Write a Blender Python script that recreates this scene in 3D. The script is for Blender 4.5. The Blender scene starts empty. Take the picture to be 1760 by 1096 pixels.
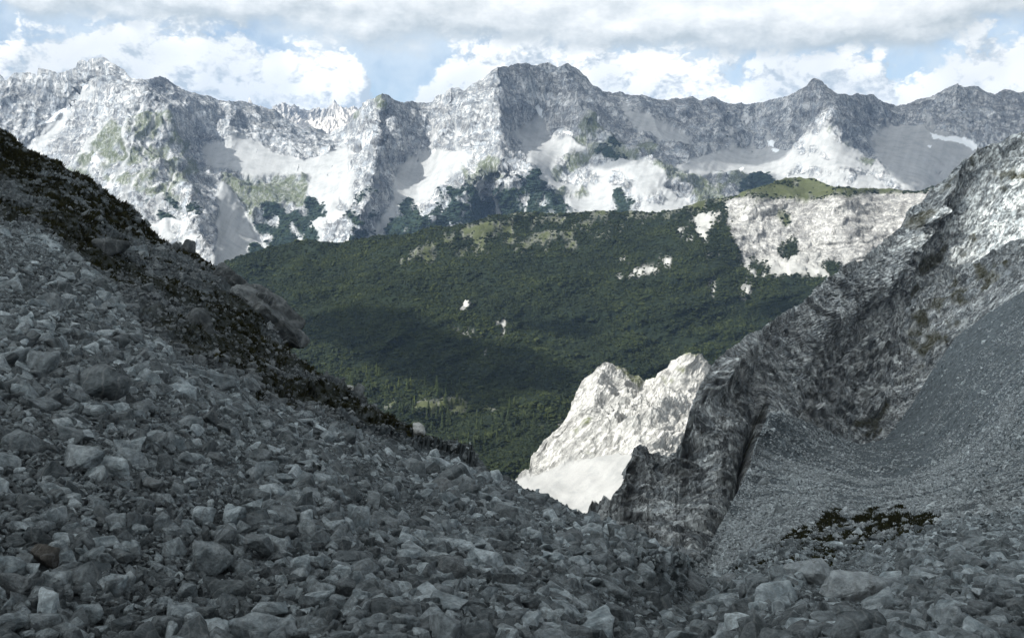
import bpy, bmesh, math, random
import numpy as np
from mathutils import Vector, Euler

random.seed(7)
RNG = np.random.default_rng(11)
scene = bpy.context.scene
COL = scene.collection

# ------------------------------------------------------------------ camera
W0, H0, F0 = 1760.0, 1096.0, 1711.0      # photograph frame and focal length in its pixels
HORIZON = 330.0
PITCH = math.atan((H0 / 2 - HORIZON) / F0)
cam_d = bpy.data.cameras.new('camera')
cam_d.sensor_width = 36.0
cam_d.lens = 36.0 * F0 / W0
cam_d.clip_start = 0.5
cam_d.clip_end = 60000.0
cam = bpy.data.objects.new('camera', cam_d)
cam.location = (0, 0, 0)
cam.rotation_euler = (math.pi / 2 - PITCH, 0, 0)
COL.objects.link(cam)
scene.camera = cam

# ------------------------------------------------------------------ sun
SUN = np.array([-0.74, -0.42, 0.68])
SUN /= np.linalg.norm(SUN)
sun_d = bpy.data.lights.new('sun', 'SUN')
sun_d.energy = 4.7
sun_d.angle = math.radians(0.5)
sun_d.color = (1.0, 0.965, 0.90)
sun = bpy.data.objects.new('sun', sun_d)
sun.rotation_euler = Vector(SUN).to_track_quat('Z', 'Y').to_euler()
COL.objects.link(sun)

# ------------------------------------------------------------------ render settings
scene.view_settings.view_transform = 'Standard'
scene.view_settings.look = 'None'
scene.view_settings.exposure = 0.45
scene.view_settings.gamma = 1.0
scene.view_settings.use_curve_mapping = False
cy = scene.cycles
cy.max_bounces = 5
cy.diffuse_bounces = 1
cy.glossy_bounces = 1
cy.transmission_bounces = 2
cy.volume_bounces = 0
cy.transparent_max_bounces = 24
cy.use_denoising = True


# ------------------------------------------------------------------ node helpers
class NT:
    def __init__(self, tree):
        self.t = tree

    def n(self, kind, **kw):
        nd = self.t.nodes.new(kind)
        for k, v in kw.items():
            setattr(nd, k, v)
        return nd

    def link(self, a, b):
        self.t.links.new(a, b)

    def put(self, sock, v):
        if isinstance(v, bpy.types.NodeSocket):
            self.t.links.new(v, sock)
        else:
            sock.default_value = v

    def m(self, op, a, b=None, c=None, clamp=False):
        nd = self.n('ShaderNodeMath', operation=op, use_clamp=clamp)
        self.put(nd.inputs[0], a)
        if b is not None:
            self.put(nd.inputs[1], b)
        if c is not None:
            self.put(nd.inputs[2], c)
        return nd.outputs[0]

    def vm(self, op, a, b=None):
        nd = self.n('ShaderNodeVectorMath', operation=op)
        self.put(nd.inputs[0], a)
        if b is not None:
            self.put(nd.inputs[1], b)
        return nd.outputs[0]

    def step(self, x, a, b, lo=0.0, hi=1.0):
        nd = self.n('ShaderNodeMapRange', interpolation_type='SMOOTHSTEP')
        for i, v in enumerate((x, a, b, lo, hi)):
            self.put(nd.inputs[i], v)
        return nd.outputs[0]

    def mix(self, f, a, b, mode='MIX'):
        nd = self.n('ShaderNodeMix', data_type='RGBA', blend_type=mode)
        self.put(nd.inputs[0], f)
        self.put(nd.inputs[6], a)
        self.put(nd.inputs[7], b)
        return nd.outputs[2]

    def noise(self, vec, scale, detail=4, rough=0.55, dist=0.0, kind='FBM'):
        nd = self.n('ShaderNodeTexNoise')
        nd.noise_type = kind
        if vec is not None:
            self.link(vec, nd.inputs['Vector'])
        nd.inputs['Scale'].default_value = scale
        nd.inputs['Detail'].default_value = detail
        nd.inputs['Roughness'].default_value = rough
        nd.inputs['Distortion'].default_value = dist
        return nd.outputs['Fac']


# ------------------------------------------------------------------ world: clear sky with cumulus and a grey deck
def build_world():
    w = bpy.data.worlds.new('World')
    scene.world = w
    w.use_nodes = True
    t = w.node_tree
    t.nodes.clear()
    N = NT(t)

    def px2az(px):
        return math.atan((px - 880) / F0)

    def py2el(py):
        return (HORIZON - py) / F0

    # group: the cloud thickness fields at (azimuth, elevation)
    g = bpy.data.node_groups.new('cloud_field', 'ShaderNodeTree')
    g.interface.new_socket('az', in_out='INPUT', socket_type='NodeSocketFloat')
    g.interface.new_socket('el', in_out='INPUT', socket_type='NodeSocketFloat')
    g.interface.new_socket('cumulus', in_out='OUTPUT', socket_type='NodeSocketFloat')
    g.interface.new_socket('deck', in_out='OUTPUT', socket_type='NodeSocketFloat')
    G = NT(g)
    gi = G.n('NodeGroupInput')
    go = G.n('NodeGroupOutput')
    az, el = gi.outputs[0], gi.outputs[1]

    def curve(pts, lo=-0.7, hi=0.7):
        nd = G.n('ShaderNodeFloatCurve')
        x = G.m('DIVIDE', G.m('SUBTRACT', az, lo), hi - lo, clamp=True)
        G.put(nd.inputs['Value'], x)
        c = nd.mapping.curves[0]
        P = [((px2az(px) - lo) / (hi - lo), py2el(py) * 4.0 + 0.05) for px, py in pts]
        while len(c.points) < len(P):
            c.points.new(0.5, 0.5)
        for pt, (a, b) in zip(c.points, P):
            pt.location = (a, b)
        nd.mapping.update()
        return G.m('DIVIDE', G.m('SUBTRACT', nd.outputs[0], 0.05), 4.0)

    top = curve([(-260, 50), (-60, 50), (20, 46), (120, 36), (200, 22), (290, 8), (400, 6), (470, 30), (550, 26),
                 (612, 44), (636, 110), (660, 172), (690, 180), (712, 140), (738, 92), (800, 60), (880, 44), (960, 42),
                 (1050, 44), (1180, 50), (1290, 66), (1350, 76), (1420, 62), (1500, 60), (1548, 98), (1590, 78),
                 (1640, 56), (1720, 52), (1800, 60), (2020, 40)])
    base = curve([(-260, 30), (-30, 0), (30, 18), (75, 40), (190, 44), (330, 34), (480, 44), (600, 62), (700, 70),
                  (860, 68), (1000, 70), (1160, 80), (1300, 86), (1480, 84), (1600, 72), (1700, 52), (1800, 40),
                  (2020, 60)])

    def coords(s_h, s_v, seed):
        cx = G.m('MULTIPLY', G.m('SINE', az), s_h)
        cyy = G.m('MULTIPLY', G.m('COSINE', az), s_h)
        cz = G.m('MULTIPLY', el, s_v)
        nd = G.n('ShaderNodeCombineXYZ')
        G.put(nd.inputs[0], cx); G.put(nd.inputs[1], G.m('ADD', cyy, seed)); G.put(nd.inputs[2], cz)
        return nd.outputs[0]

    v = coords(1.0, 1.35, 0.0)
    mid = G.n('ShaderNodeTexNoise')
    G.link(v, mid.inputs['Vector'])
    mid.inputs['Scale'].default_value = 17.0
    mid.inputs['Detail'].default_value = 6.0
    mid.inputs['Roughness'].default_value = 0.62
    wv = G.vm('ADD', v, G.vm('MULTIPLY', G.vm('SUBTRACT', mid.outputs['Color'], (0.5, 0.5, 0.5)), (0.05, 0.05, 0.05)))
    vor = G.n('ShaderNodeTexVoronoi', feature='F1')
    G.link(wv, vor.inputs['Vector'])
    vor.inputs['Scale'].default_value = 15.0
    vor.inputs['Detail'].default_value = 3.0
    vor.inputs['Roughness'].default_value = 0.66
    vor.inputs['Lacunarity'].default_value = 2.3
    puff = G.m('SUBTRACT', 0.80, vor.outputs['Distance'])
    nz = G.m('ADD', G.m('MULTIPLY', G.m('SUBTRACT', mid.outputs['Fac'], 0.5), 0.030), G.m('MULTIPLY', puff, 0.042))
    cum = G.m('ADD', G.m('SUBTRACT', top, el), nz)
    v2 = coords(1.0, 1.8, 5.3)
    nd1 = G.noise(v2, 9.0, 6, 0.62, 0.0)
    nzd = G.m('MULTIPLY', G.m('SUBTRACT', nd1, 0.40), 0.075)
    dk = G.m('ADD', G.m('SUBTRACT', G.m('ADD', el, 0.012), base), nzd)
    G.link(cum, go.inputs[0])
    G.link(dk, go.inputs[1])

    tc = N.n('ShaderNodeTexCoord')
    sep = N.n('ShaderNodeSeparateXYZ')
    N.link(tc.outputs['Generated'], sep.inputs[0])
    azw = N.m('ARCTAN2', sep.outputs[0], sep.outputs[1])
    elw = N.m('ARCSINE', sep.outputs[2])

    def field(da, de):
        nd = N.n('ShaderNodeGroup')
        nd.node_tree = g
        N.put(nd.inputs[0], N.m('ADD', azw, da))
        N.put(nd.inputs[1], N.m('ADD', elw, de))
        return nd.outputs[0], nd.outputs[1]

    c0, d0 = field(0, 0)
    c1, d1 = field(-0.007, 0.011)      # towards the light (up, left)

    sky = N.n('ShaderNodeTexSky')
    sky.sky_type = 'NISHITA'
    sky.sun_disc = False
    sky.sun_elevation = math.asin(SUN[2])
    sky.sun_rotation = math.atan2(SUN[0], SUN[1])
    sky.altitude = 2100
    sky.air_density = 1.0
    sky.dust_density = 1.6
    bg_sky = N.n('ShaderNodeBackground')
    N.link(sky.outputs[0], bg_sky.inputs[0])
    bg_sky.inputs[1].default_value = 0.10

    # thin veil near the horizon and in the blue gaps
    veil_n = N.noise(tc.outputs['Generated'], 11.0, 5, 0.62, 0.0)
    veil = N.m('ADD', N.m('MULTIPLY', N.step(veil_n, 0.36, 0.62), 0.65), 0.16)
    veil = N.m('MAXIMUM', veil, N.step(elw, 0.11, 0.06, 0.0, 0.6))

    # cumulus shading: heads catch the light, hollows and undersides stay grey
    rel = N.m('SUBTRACT', N.m('SUBTRACT', c0, c1), 0.011)
    lit = N.step(rel, -0.026, 0.007, 0.0, 1.12)
    depth = N.step(c0, 0.015, 0.09, 0.0, 0.35)
    side = N.step(azw, -0.05, -0.30, 0.0, 0.12)
    lit = N.m('SUBTRACT', N.m('SUBTRACT', lit, N.m('MULTIPLY', depth, 0.55)), side, clamp=True)
    blot = N.step(N.noise(tc.outputs['Generated'], 9.0, 3, 0.5), 0.40, 0.60, 0.60, 1.0)
    lit = N.m('MULTIPLY', lit, blot)
    cumcol = N.mix(lit, (0.43, 0.50, 0.56, 1), (0.99, 0.995, 0.98, 1))
    # deck shading: grey flat base, brighter above
    reld = N.m('ADD', N.m('SUBTRACT', d0, d1), 0.011)
    litd = N.m('ADD', N.step(d0, 0.002, 0.050, 0.08, 0.70), N.m('MULTIPLY', reld, 30.0), clamp=True)
    deckcol = N.mix(litd, (0.45, 0.51, 0.545, 1), (0.96, 0.975, 0.97, 1))

    # out of view, sky dulled overhead and glow added sunward, to model the foreground
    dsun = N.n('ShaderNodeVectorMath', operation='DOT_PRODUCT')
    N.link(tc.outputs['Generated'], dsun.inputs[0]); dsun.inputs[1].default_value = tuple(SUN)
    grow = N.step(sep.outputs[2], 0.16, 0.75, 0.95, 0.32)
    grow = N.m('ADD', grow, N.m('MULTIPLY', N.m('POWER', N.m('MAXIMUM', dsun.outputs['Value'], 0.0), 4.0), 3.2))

    def bg(colr, s=1.0):
        b = N.n('ShaderNodeBackground')
        N.put(b.inputs[0], colr)
        N.put(b.inputs[1], s)
        return b.outputs[0]

    def mixs(f, a, b):
        nd = N.n('ShaderNodeMixShader')
        N.put(nd.inputs[0], f)
        N.link(a, nd.inputs[1])
        N.link(b, nd.inputs[2])
        return nd.outputs[0]

    s = mixs(veil, bg_sky.outputs[0], bg((0.60, 0.69, 0.76, 1)))
    s = mixs(N.step(c0, -0.003, 0.012), s, bg(cumcol))
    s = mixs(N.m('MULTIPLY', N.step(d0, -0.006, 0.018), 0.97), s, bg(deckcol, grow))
    # below the horizon: unseen, kept dark so little light reaches stone undersides
    s = mixs(N.step(elw, 0.02, -0.05), s, bg((0.05, 0.06, 0.06, 1)))
    out = N.n('ShaderNodeOutputWorld')
    N.link(s, out.inputs[0])
    w.cycles.sampling_method = 'MANUAL'
    w.cycles.sample_map_resolution = 512


build_world()


# ------------------------------------------------------------------ numeric helpers
_perm = np.random.default_rng(3).permutation(256).astype(np.int32)
_perm = np.concatenate([_perm, _perm])
_g3 = np.array([[1, 1, 0], [-1, 1, 0], [1, -1, 0], [-1, -1, 0], [1, 0, 1], [-1, 0, 1], [1, 0, -1], [-1, 0, -1],
                [0, 1, 1], [0, -1, 1], [0, 1, -1], [0, -1, -1], [1, 1, 0], [-1, 1, 0], [0, -1, 1], [0, -1, -1]], np.float32)


def perlin(x, y, z):
    xi = np.floor(x); yi = np.floor(y); zi = np.floor(z)
    fx = (x - xi).astype(np.float32); fy = (y - yi).astype(np.float32); fz = (z - zi).astype(np.float32)
    xi = xi.astype(np.int64) & 255; yi = yi.astype(np.int64) & 255; zi = zi.astype(np.int64) & 255
    u = fx * fx * fx * (fx * (fx * 6 - 15) + 10)
    v = fy * fy * fy * (fy * (fy * 6 - 15) + 10)
    w = fz * fz * fz * (fz * (fz * 6 - 15) + 10)
    r = None
    A = [None] * 8
    k = 0
    for dx in (0, 1):
        px = _perm[xi + dx]
        for dy in (0, 1):
            pxy = _perm[px + ((yi + dy) & 255)]
            for dz in (0, 1):
                h = _perm[pxy + ((zi + dz) & 255)] & 15
                gr = _g3[h]
                A[k] = gr[..., 0] * (fx - dx) + gr[..., 1] * (fy - dy) + gr[..., 2] * (fz - dz)
                k += 1
    a = A[0] + w * (A[1] - A[0]); b = A[2] + w * (A[3] - A[2])
    c = A[4] + w * (A[5] - A[4]); d = A[6] + w * (A[7] - A[6])
    e = a + v * (b - a); f = c + v * (d - c)
    return e + u * (f - e)


def fbm(P, wl, octs, gain=0.5, lac=2.03, kind='fbm', off=0.0):
    """P (...,3) in metres, wl the longest wavelength; about -1..1 (ridged: 0..1)"""
    x, y, z = P[..., 0] / wl + off, P[..., 1] / wl + off * 1.7, P[..., 2] / wl - off
    s = 0.0; a = 1.0; tot = 0.0; wgt = 1.0
    for i in range(octs):
        n = perlin(x, y, z)
        if kind == 'ridged':
            r = 1 - np.abs(n) * 2.0
            r = np.clip(r, 0, 1) ** 1.5
            s = s + a * r * wgt
            wgt = np.clip(r * 1.6, 0.25, 1)
        elif kind == 'billow':
            s = s + a * (np.abs(n) * 2 - 0.5)
        else:
            s = s + a * n * 1.6
        tot += a
        a *= gain
        c_, s_ = 0.8, 0.6
        x, y = (x * c_ - y * s_) * lac + 13.1, (x * s_ + y * c_) * lac - 7.7
        y, z = (y * c_ - z * s_) * lac / lac + 3.3, (y * s_ + z * c_) * lac / lac + 9.1
        z = z * lac
    return s / tot


def sst(a, b, x):
    t = np.clip((x - a) / (b - a), 0, 1)
    return t * t * (3 - 2 * t)


def n2(px, py, wl, octs=3, seed=0.0, sx=1.0, sy=1.0, kind='fbm'):
    P = np.stack([px * sx, py * sy, np.zeros_like(px) + seed * 91.7], -1)
    return fbm(P, wl, octs, kind=kind, off=seed)


def inpoly(x, y, poly):
    r = np.zeros(x.shape, bool)
    n = len(poly)
    j = n - 1
    for i in range(n):
        xi, yi = poly[i]; xj, yj = poly[j]
        if yi != yj:
            c = ((yi > y) != (yj > y)) & (x < (xj - xi) * (y - yi) / (yj - yi) + xi)
            r ^= c
        j = i
    return r


def rays(px, py):
    u = (px - W0 / 2) / F0
    v = (H0 / 2 - py) / F0
    c, s = math.cos(PITCH), math.sin(PITCH)
    dy = c + v * s
    dz = -s + v * c
    return np.stack([u / dy, np.ones_like(u), dz / dy], -1)


def at(px, py, d):
    r = rays(np.array([float(px)]), np.array([float(py)]))[0] * d
    return Vector([float(q) for q in r])


def project(P):
    c, s = math.cos(PITCH), math.sin(PITCH)
    f = P[..., 1] * c - P[..., 2] * s
    up = P[..., 1] * s + P[..., 2] * c
    return W0 / 2 + F0 * P[..., 0] / f, H0 / 2 - F0 * up / f


def rbf(ctrl, sx=1.0, sy=1.0, log=False, smooth=0.0):
    C = np.array([(a * sx, b * sy) for a, b, _ in ctrl]) / 1000.0
    d = np.array([c for _, _, c in ctrl], float)
    if log:
        d = np.log(d)
    n = len(C)

    def ker(r2):
        return 0.5 * r2 * np.log(r2 + 1e-12)
    K = ker(((C[:, None] - C[None]) ** 2).sum(-1)) + np.eye(n) * smooth
    Pm = np.concatenate([np.ones((n, 1)), C], 1)
    A = np.zeros((n + 3, n + 3))
    A[:n, :n] = K; A[:n, n:] = Pm; A[n:, :n] = Pm.T
    sol = np.linalg.solve(A, np.concatenate([d, np.zeros(3)]))

    def f(px, py):
        X = px * sx / 1000.0; Y = py * sy / 1000.0
        r = sol[n] + sol[n + 1] * X + sol[n + 2] * Y
        for i in range(n):
            r = r + sol[i] * ker((X - C[i, 0]) ** 2 + (Y - C[i, 1]) ** 2)
        return np.exp(r) if log else r
    return f


def segdist(px, py, line):
    best = np.full(px.shape, 1e9)
    tt = np.zeros(px.shape)
    n = len(line) - 1
    for i in range(n):
        (x0, y0), (x1, y1) = line[i], line[i + 1]
        dx, dy = x1 - x0, y1 - y0
        t = np.clip(((px - x0) * dx + (py - y0) * dy) / (dx * dx + dy * dy), 0, 1)
        d = np.hypot(px - x0 - t * dx, py - y0 - t * dy)
        m = d < best
        best = np.where(m, d, best)
        tt = np.where(m, (i + t) / n, tt)
    return best, tt


def grid_normals(P):
    du = np.gradient(P, axis=1)
    dv = np.gradient(P, axis=0)
    n = np.cross(du, dv)
    n /= np.linalg.norm(n, axis=-1, keepdims=True) + 1e-9
    return n


def line_fn(pts):
    xs = np.array([p[0] for p in pts], float)
    ys = np.array([p[1] for p in pts], float)
    return lambda x: np.interp(x, xs, ys)


def link_mesh(name, verts, faces_flat, loop_tot, mats, smooth=True, parent=None, attrs=None):
    me = bpy.data.meshes.new(name)
    nv = len(verts); nf = len(loop_tot)
    me.vertices.add(nv)
    me.vertices.foreach_set('co', np.ascontiguousarray(verts, np.float32).ravel())
    me.loops.add(len(faces_flat))
    me.loops.foreach_set('vertex_index', np.ascontiguousarray(faces_flat, np.int32))
    me.polygons.add(nf)
    ls = np.concatenate([[0], np.cumsum(loop_tot)[:-1]]).astype(np.int32)
    me.polygons.foreach_set('loop_start', ls)
    me.polygons.foreach_set('loop_total', np.ascontiguousarray(loop_tot, np.int32))
    me.update(calc_edges=True)
    me.polygons.foreach_set('use_smooth', np.full(nf, smooth, bool))
    for a, arr in (attrs or {}).items():
        if arr.ndim == 2:
            at_ = me.attributes.new(a, 'FLOAT_COLOR', 'POINT')
            at_.data.foreach_set('color', np.ascontiguousarray(arr, np.float32).ravel())
        else:
            at_ = me.attributes.new(a, 'FLOAT', 'POINT')
            at_.data.foreach_set('value', np.ascontiguousarray(arr, np.float32))
    for m in (mats if isinstance(mats, (list, tuple)) else [mats]):
        me.materials.append(m)
    o = bpy.data.objects.new(name, me)
    COL.objects.link(o)
    if parent:
        o.parent = parent
    return o


def grid_faces(nr, nc):
    a = (np.arange(nr - 1)[:, None] * nc + np.arange(nc - 1)[None]).ravel()
    f = np.stack([a, a + 1, a + nc + 1, a + nc], -1)
    return f


def tag(o, label=None, cat=None, group=None, kind=None):
    if label: o['label'] = label
    if cat: o['category'] = cat
    if group: o['group'] = group
    if kind: o['kind'] = kind
    return o


SHADE = []      # (world points, wanted shade 0..1) gathered for the clouds overhead


class Sheet:
    """A terrain surface: rows run from a lower line to its crest, then fall away behind it."""

    def __init__(self, px0, px1, step, top, bottom, rows, depth, back=(6, 40.0, 0.8), power=1.0):
        self.px = np.arange(px0, px1 + step, step, dtype=float)
        T = top(self.px); B = bottom(self.px)
        t = np.linspace(0, 1, rows) ** power
        self.PX = np.repeat(self.px[None], rows, 0)
        self.PY = B[None] + (T - B)[None] * t[:, None]
        self.D = depth(self.PX, self.PY)
        self.P = rays(self.PX, self.PY) * self.D[..., None]
        self.back = back
        self.rows = rows

    def displace(self, h, graze=0):
        n = grid_normals(self.P)
        # point towards the camera / up
        s = np.sign((n * -self.P).sum(-1, keepdims=True))
        if graze:
            v = -self.P / np.linalg.norm(self.P, axis=-1, keepdims=True)
            h = h * np.clip(np.abs((n * v).sum(-1)) * graze, 0.22, 1)
        self.P = self.P + n * s * h[..., None]

    def add_back(self):
        k, step, slope = self.back
        crest = self.P[-1]
        hor = crest.copy(); hor[:, 2] = 0
        hor /= np.linalg.norm(hor, axis=1, keepdims=True)
        ext = []
        for i in range(1, k + 1):
            q = crest + hor * step * i * (1 + 0.12 * i)
            q[:, 2] = crest[:, 2] - slope * step * i * (0.35 + 0.65 * i / k) * (1 + 0.12 * i)
            ext.append(q)
        E = np.array(ext)
        nz = fbm(E, step * 4, 4, off=4.4) * step * 0.35
        E[..., 2] += nz * np.linspace(0.1, 1, k)[:, None]
        self.full = np.concatenate([self.P, E], 0)
        self.k = k

    def build(self, name, mat, attrs, smooth=False):
        self.add_back()
        R, Cn = self.full.shape[:2]
        f = grid_faces(R, Cn)
        A = {}
        for k_, a in attrs.items():
            ext = np.repeat(a[-1:], self.k, 0)
            a = np.concatenate([a, ext], 0)
            A[k_] = a.reshape(R * Cn, -1) if a.ndim == 3 else a.reshape(-1)
        o = link_mesh(name, self.full.reshape(-1, 3), f.ravel(), np.full(len(f), 4), mat, smooth, attrs=A)
        return o


def box(a, ry, rx):
    for ax, r in ((0, ry), (1, rx)):
        if r < 1:
            continue
        p = np.pad(a, [(r + 1, r) if q == ax else (0, 0) for q in (0, 1)], mode='edge')
        c = np.cumsum(p, axis=ax)
        n = a.shape[ax]
        if ax == 0:
            a = (c[2 * r + 1:2 * r + 1 + n] - c[:n]) / (2 * r + 1)
        else:
            a = (c[:, 2 * r + 1:2 * r + 1 + n] - c[:, :n]) / (2 * r + 1)
    return a


def classes(PX, PY, spec, warp=5.0, seed=0.0, feather=3, fall=0.3):
    """spec: list of (channel, polygon, density 0..1); returns (...,4) weights"""
    wx = n2(PX, PY, 26, 4, 1.3 + seed) * warp * 0.6 + n2(PX, PY, 7, 3, 5.3 + seed) * warp * 0.35
    wy = n2(PX, PY, 26, 4, 2.7 + seed) * warp * 0.6 + n2(PX, PY, 7, 3, 8.3 + seed) * warp * 0.35
    X = PX + wx; Y = PY + wy
    nn = n2(PX, PY, 22, 5, 3.9 + seed, sx=0.8, sy=1.5)
    fine = n2(PX + fall * PY, PY, 7, 4, 6.9 + seed, sx=1.0, sy=0.35)     # drawn out down the fall line
    out = np.zeros(PX.shape + (4,))
    for ch, poly, dens in spec:
        m = inpoly(X, Y, poly).astype(float)
        if dens < 1:
            m *= sst(-0.10, 0.10, nn + 0.3 * fine - (0.62 - dens * 1.24) * 0.62)
        if ch != 3:
            m = box(box(m, feather, feather), feather, feather)
            m = sst(0.25, 0.75, m + 0.40 * fine)
        for c in range(4):
            if c == ch:
                out[..., c] = np.maximum(out[..., c], m)
            else:
                out[..., c] *= (1 - m)
    return out


# ------------------------------------------------------------------ materials
def principled(name, rough=0.95):
    m = bpy.data.materials.new(name)
    m.use_nodes = True
    t = m.node_tree
    N = NT(t)
    b = t.nodes['Principled BSDF']
    b.inputs['Roughness'].default_value = rough
    b.inputs['Specular IOR Level'].default_value = 0.12
    return m, N, b


def rock_terrain(name, rock_a, rock_b, scree, grass, pine, scale, bump_d, strata=None, grass2=None, crack=0.6, lean=(0.0, 0.0, 1.0), stretch=0.3, contrast=1.0, grassmin=0.2, sharp=1.0):
    """limestone with attribute-driven zones: cls = (scree, grass, scrub, snow), tone = streaks"""
    m, N, b = principled(name)
    geo = N.n('ShaderNodeNewGeometry')
    P = geo.outputs['Position']
    # texture space squeezed along the dip of the ribs
    ln = Vector(lean).normalized()
    dt = N.n('ShaderNodeVectorMath', operation='DOT_PRODUCT')
    N.link(P, dt.inputs[0]); dt.inputs[1].default_value = ln
    sc_ = N.n('ShaderNodeVectorMath', operation='SCALE')
    sc_.inputs[0].default_value = ln
    N.put(sc_.inputs['Scale'], N.m('MULTIPLY', dt.outputs['Value'], stretch - 1.0))
    PS = N.vm('ADD', P, sc_.outputs[0])
    cls = N.n('ShaderNodeAttribute', attribute_name='cls')
    tone = N.n('ShaderNodeAttribute', attribute_name='tone')
    sep = N.n('ShaderNodeSeparateColor')
    N.link(cls.outputs['Color'], sep.inputs[0])
    n1 = N.noise(P, 1.0 / (scale * 6), 7, 0.62)
    n2_ = N.noise(PS, 1.0 / scale, 10, 0.74)
    n3 = N.noise(P, 4.0 / scale, 6, 0.7)
    nc = N.noise(PS, 0.45 / scale, 5, 0.66)
    nm = N.m('ADD', N.m('MULTIPLY', n1, 0.45), N.m('MULTIPLY', nc, 0.55))
    col = N.mix(N.step(nm, 0.5 - 0.13 * sharp, 0.5 + 0.13 * sharp), rock_a, rock_b)
    f = N.step(n2_, 0.5 - 0.18 * sharp, 0.5 + 0.18 * sharp, 1 - 0.42 * contrast, 1 + 0.26 * contrast)
    sp = N.n('ShaderNodeSeparateXYZ'); N.link(P, sp.inputs[0])
    hgt = None
    if strata:
        tilt, bed, amt = strata
        zz = N.m('ADD', sp.outputs[2], N.m('MULTIPLY', sp.outputs[0], tilt))
        zz = N.m('ADD', zz, N.m('MULTIPLY', N.m('SUBTRACT', n1, 0.5), bed * 9))
        cv = N.n('ShaderNodeCombineXYZ')
        N.put(cv.inputs[0], N.m('MULTIPLY', sp.outputs[0], 0.06 / bed))
        N.put(cv.inputs[1], N.m('MULTIPLY', sp.outputs[1], 0.06 / bed))
        N.put(cv.inputs[2], N.m('DIVIDE', zz, bed))
        ns = N.noise(cv.outputs[0], 1.0, 5, 0.7)
        f = N.m('MULTIPLY', f, N.step(ns, 0.36, 0.62, 1 - amt, 1 + amt * 0.35))
        hgt = ns
    # cracks: thin creases where a stretched noise crosses its middle
    cr = N.m('ABSOLUTE', N.m('SUBTRACT', nc, 0.5))
    ck = N.step(cr, 0.0, 0.030, 1 - crack * 0.55, 1.0)
    f = N.m('MULTIPLY', f, ck)
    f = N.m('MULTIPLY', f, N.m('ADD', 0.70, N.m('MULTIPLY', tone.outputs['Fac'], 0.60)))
    g = N.n('ShaderNodeCombineColor')
    for i in range(3):
        N.put(g.inputs[i], f)
    col = N.mix(1.0, col, g.outputs[0], 'MULTIPLY')
    fs = N.m('MULTIPLY', N.step(n3, 0.25, 0.75, 0.84, 1.10), N.m('ADD', 0.86, N.m('MULTIPLY', tone.outputs['Fac'], 0.26)))
    g2 = N.n('ShaderNodeCombineColor')
    for i in range(3):
        N.put(g2.inputs[i], fs)
    sc = N.mix(1.0, scree, g2.outputs[0], 'MULTIPLY')
    sc = N.mix(N.step(n1, 0.56, 0.36, 0.0, 0.45), sc, N.mix(1.0, sc, (0.66, 0.68, 0.69, 1), 'MULTIPLY'))
    col = N.mix(N.m('MULTIPLY', sep.outputs[0], N.step(n2_, 0.38, 0.50, 0.78, 0.98)), col, sc)
    gr = N.mix(N.step(n2_, 0.35, 0.65), grass, grass2 or tuple(c * 0.6 for c in grass[:3]) + (1,))
    col = N.mix(N.m('MULTIPLY', sep.outputs[1], N.step(n2_, 0.40, 0.56, grassmin, 0.95)), col, gr)
    col = N.mix(sep.outputs[2], col, N.mix(n3, pine, tuple(c * 1.7 for c in pine[:3]) + (1,)))
    col = N.mix(cls.outputs['Alpha'], col, (0.86, 0.90, 0.93, 1))
    N.put(b.inputs['Base Color'], col)
    bm = N.n('ShaderNodeBump')
    bm.inputs['Strength'].default_value = 1.0
    bm.inputs['Distance'].default_value = bump_d
    h = N.m('ADD', n2_, N.m('MULTIPLY', N.m('MINIMUM', cr, 0.05), 3.0 * crack))
    if hgt is not None:
        h = N.m('ADD', h, N.m('MULTIPLY', hgt, 0.5))
    h = N.m('MULTIPLY', h, N.m('SUBTRACT', 1.0, N.m('MULTIPLY', N.m('ADD', sep.outputs[0], cls.outputs['Alpha'], clamp=True), 0.90)))
    N.put(bm.inputs['Height'], h)
    N.link(bm.outputs[0], b.inputs['Normal'])
    return m


_fr = np.random.default_rng(5).random((512, 7)).astype(np.float32)


def facet(P, wl, off, dirv=(0.0, 0.0, 1.0), squeeze=0.6):
    """blocky relief: each random cell is a tilted plane standing at its own height (about -1..1)"""
    d = np.array(dirv) / np.linalg.norm(dirv)
    al = (P * d).sum(-1, keepdims=True)
    Q = ((P - al * d * squeeze) / wl + off).astype(np.float32).reshape(-1, 3)
    I = np.floor(Q).astype(np.int64)
    best = np.full(len(Q), 1e9, np.float32); val = np.zeros(len(Q), np.float32)
    for dx in (-1, 0, 1):
        for dy in (-1, 0, 1):
            for dz in (-1, 0, 1):
                ix, iy, iz = I[:, 0] + dx, I[:, 1] + dy, I[:, 2] + dz
                r = _fr[_perm[(_perm[(_perm[ix & 255] + iy) & 255] + iz) & 255]]
                ex = Q[:, 0] - ix - r[:, 0]; ey = Q[:, 1] - iy - r[:, 1]; ez = Q[:, 2] - iz - r[:, 2]
                dd_ = ex * ex + ey * ey + ez * ez
                v = (r[:, 3] - 0.5) * 1.2 + (r[:, 4] - 0.5) * ex * 1.9 + (r[:, 5] - 0.5) * ey * 1.9 + (r[:, 6] - 0.5) * ez * 1.9
                m = dd_ < best
                best[m] = dd_[m]; val[m] = v[m]
    return val.reshape(P.shape[:-1]).astype(float)


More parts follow.
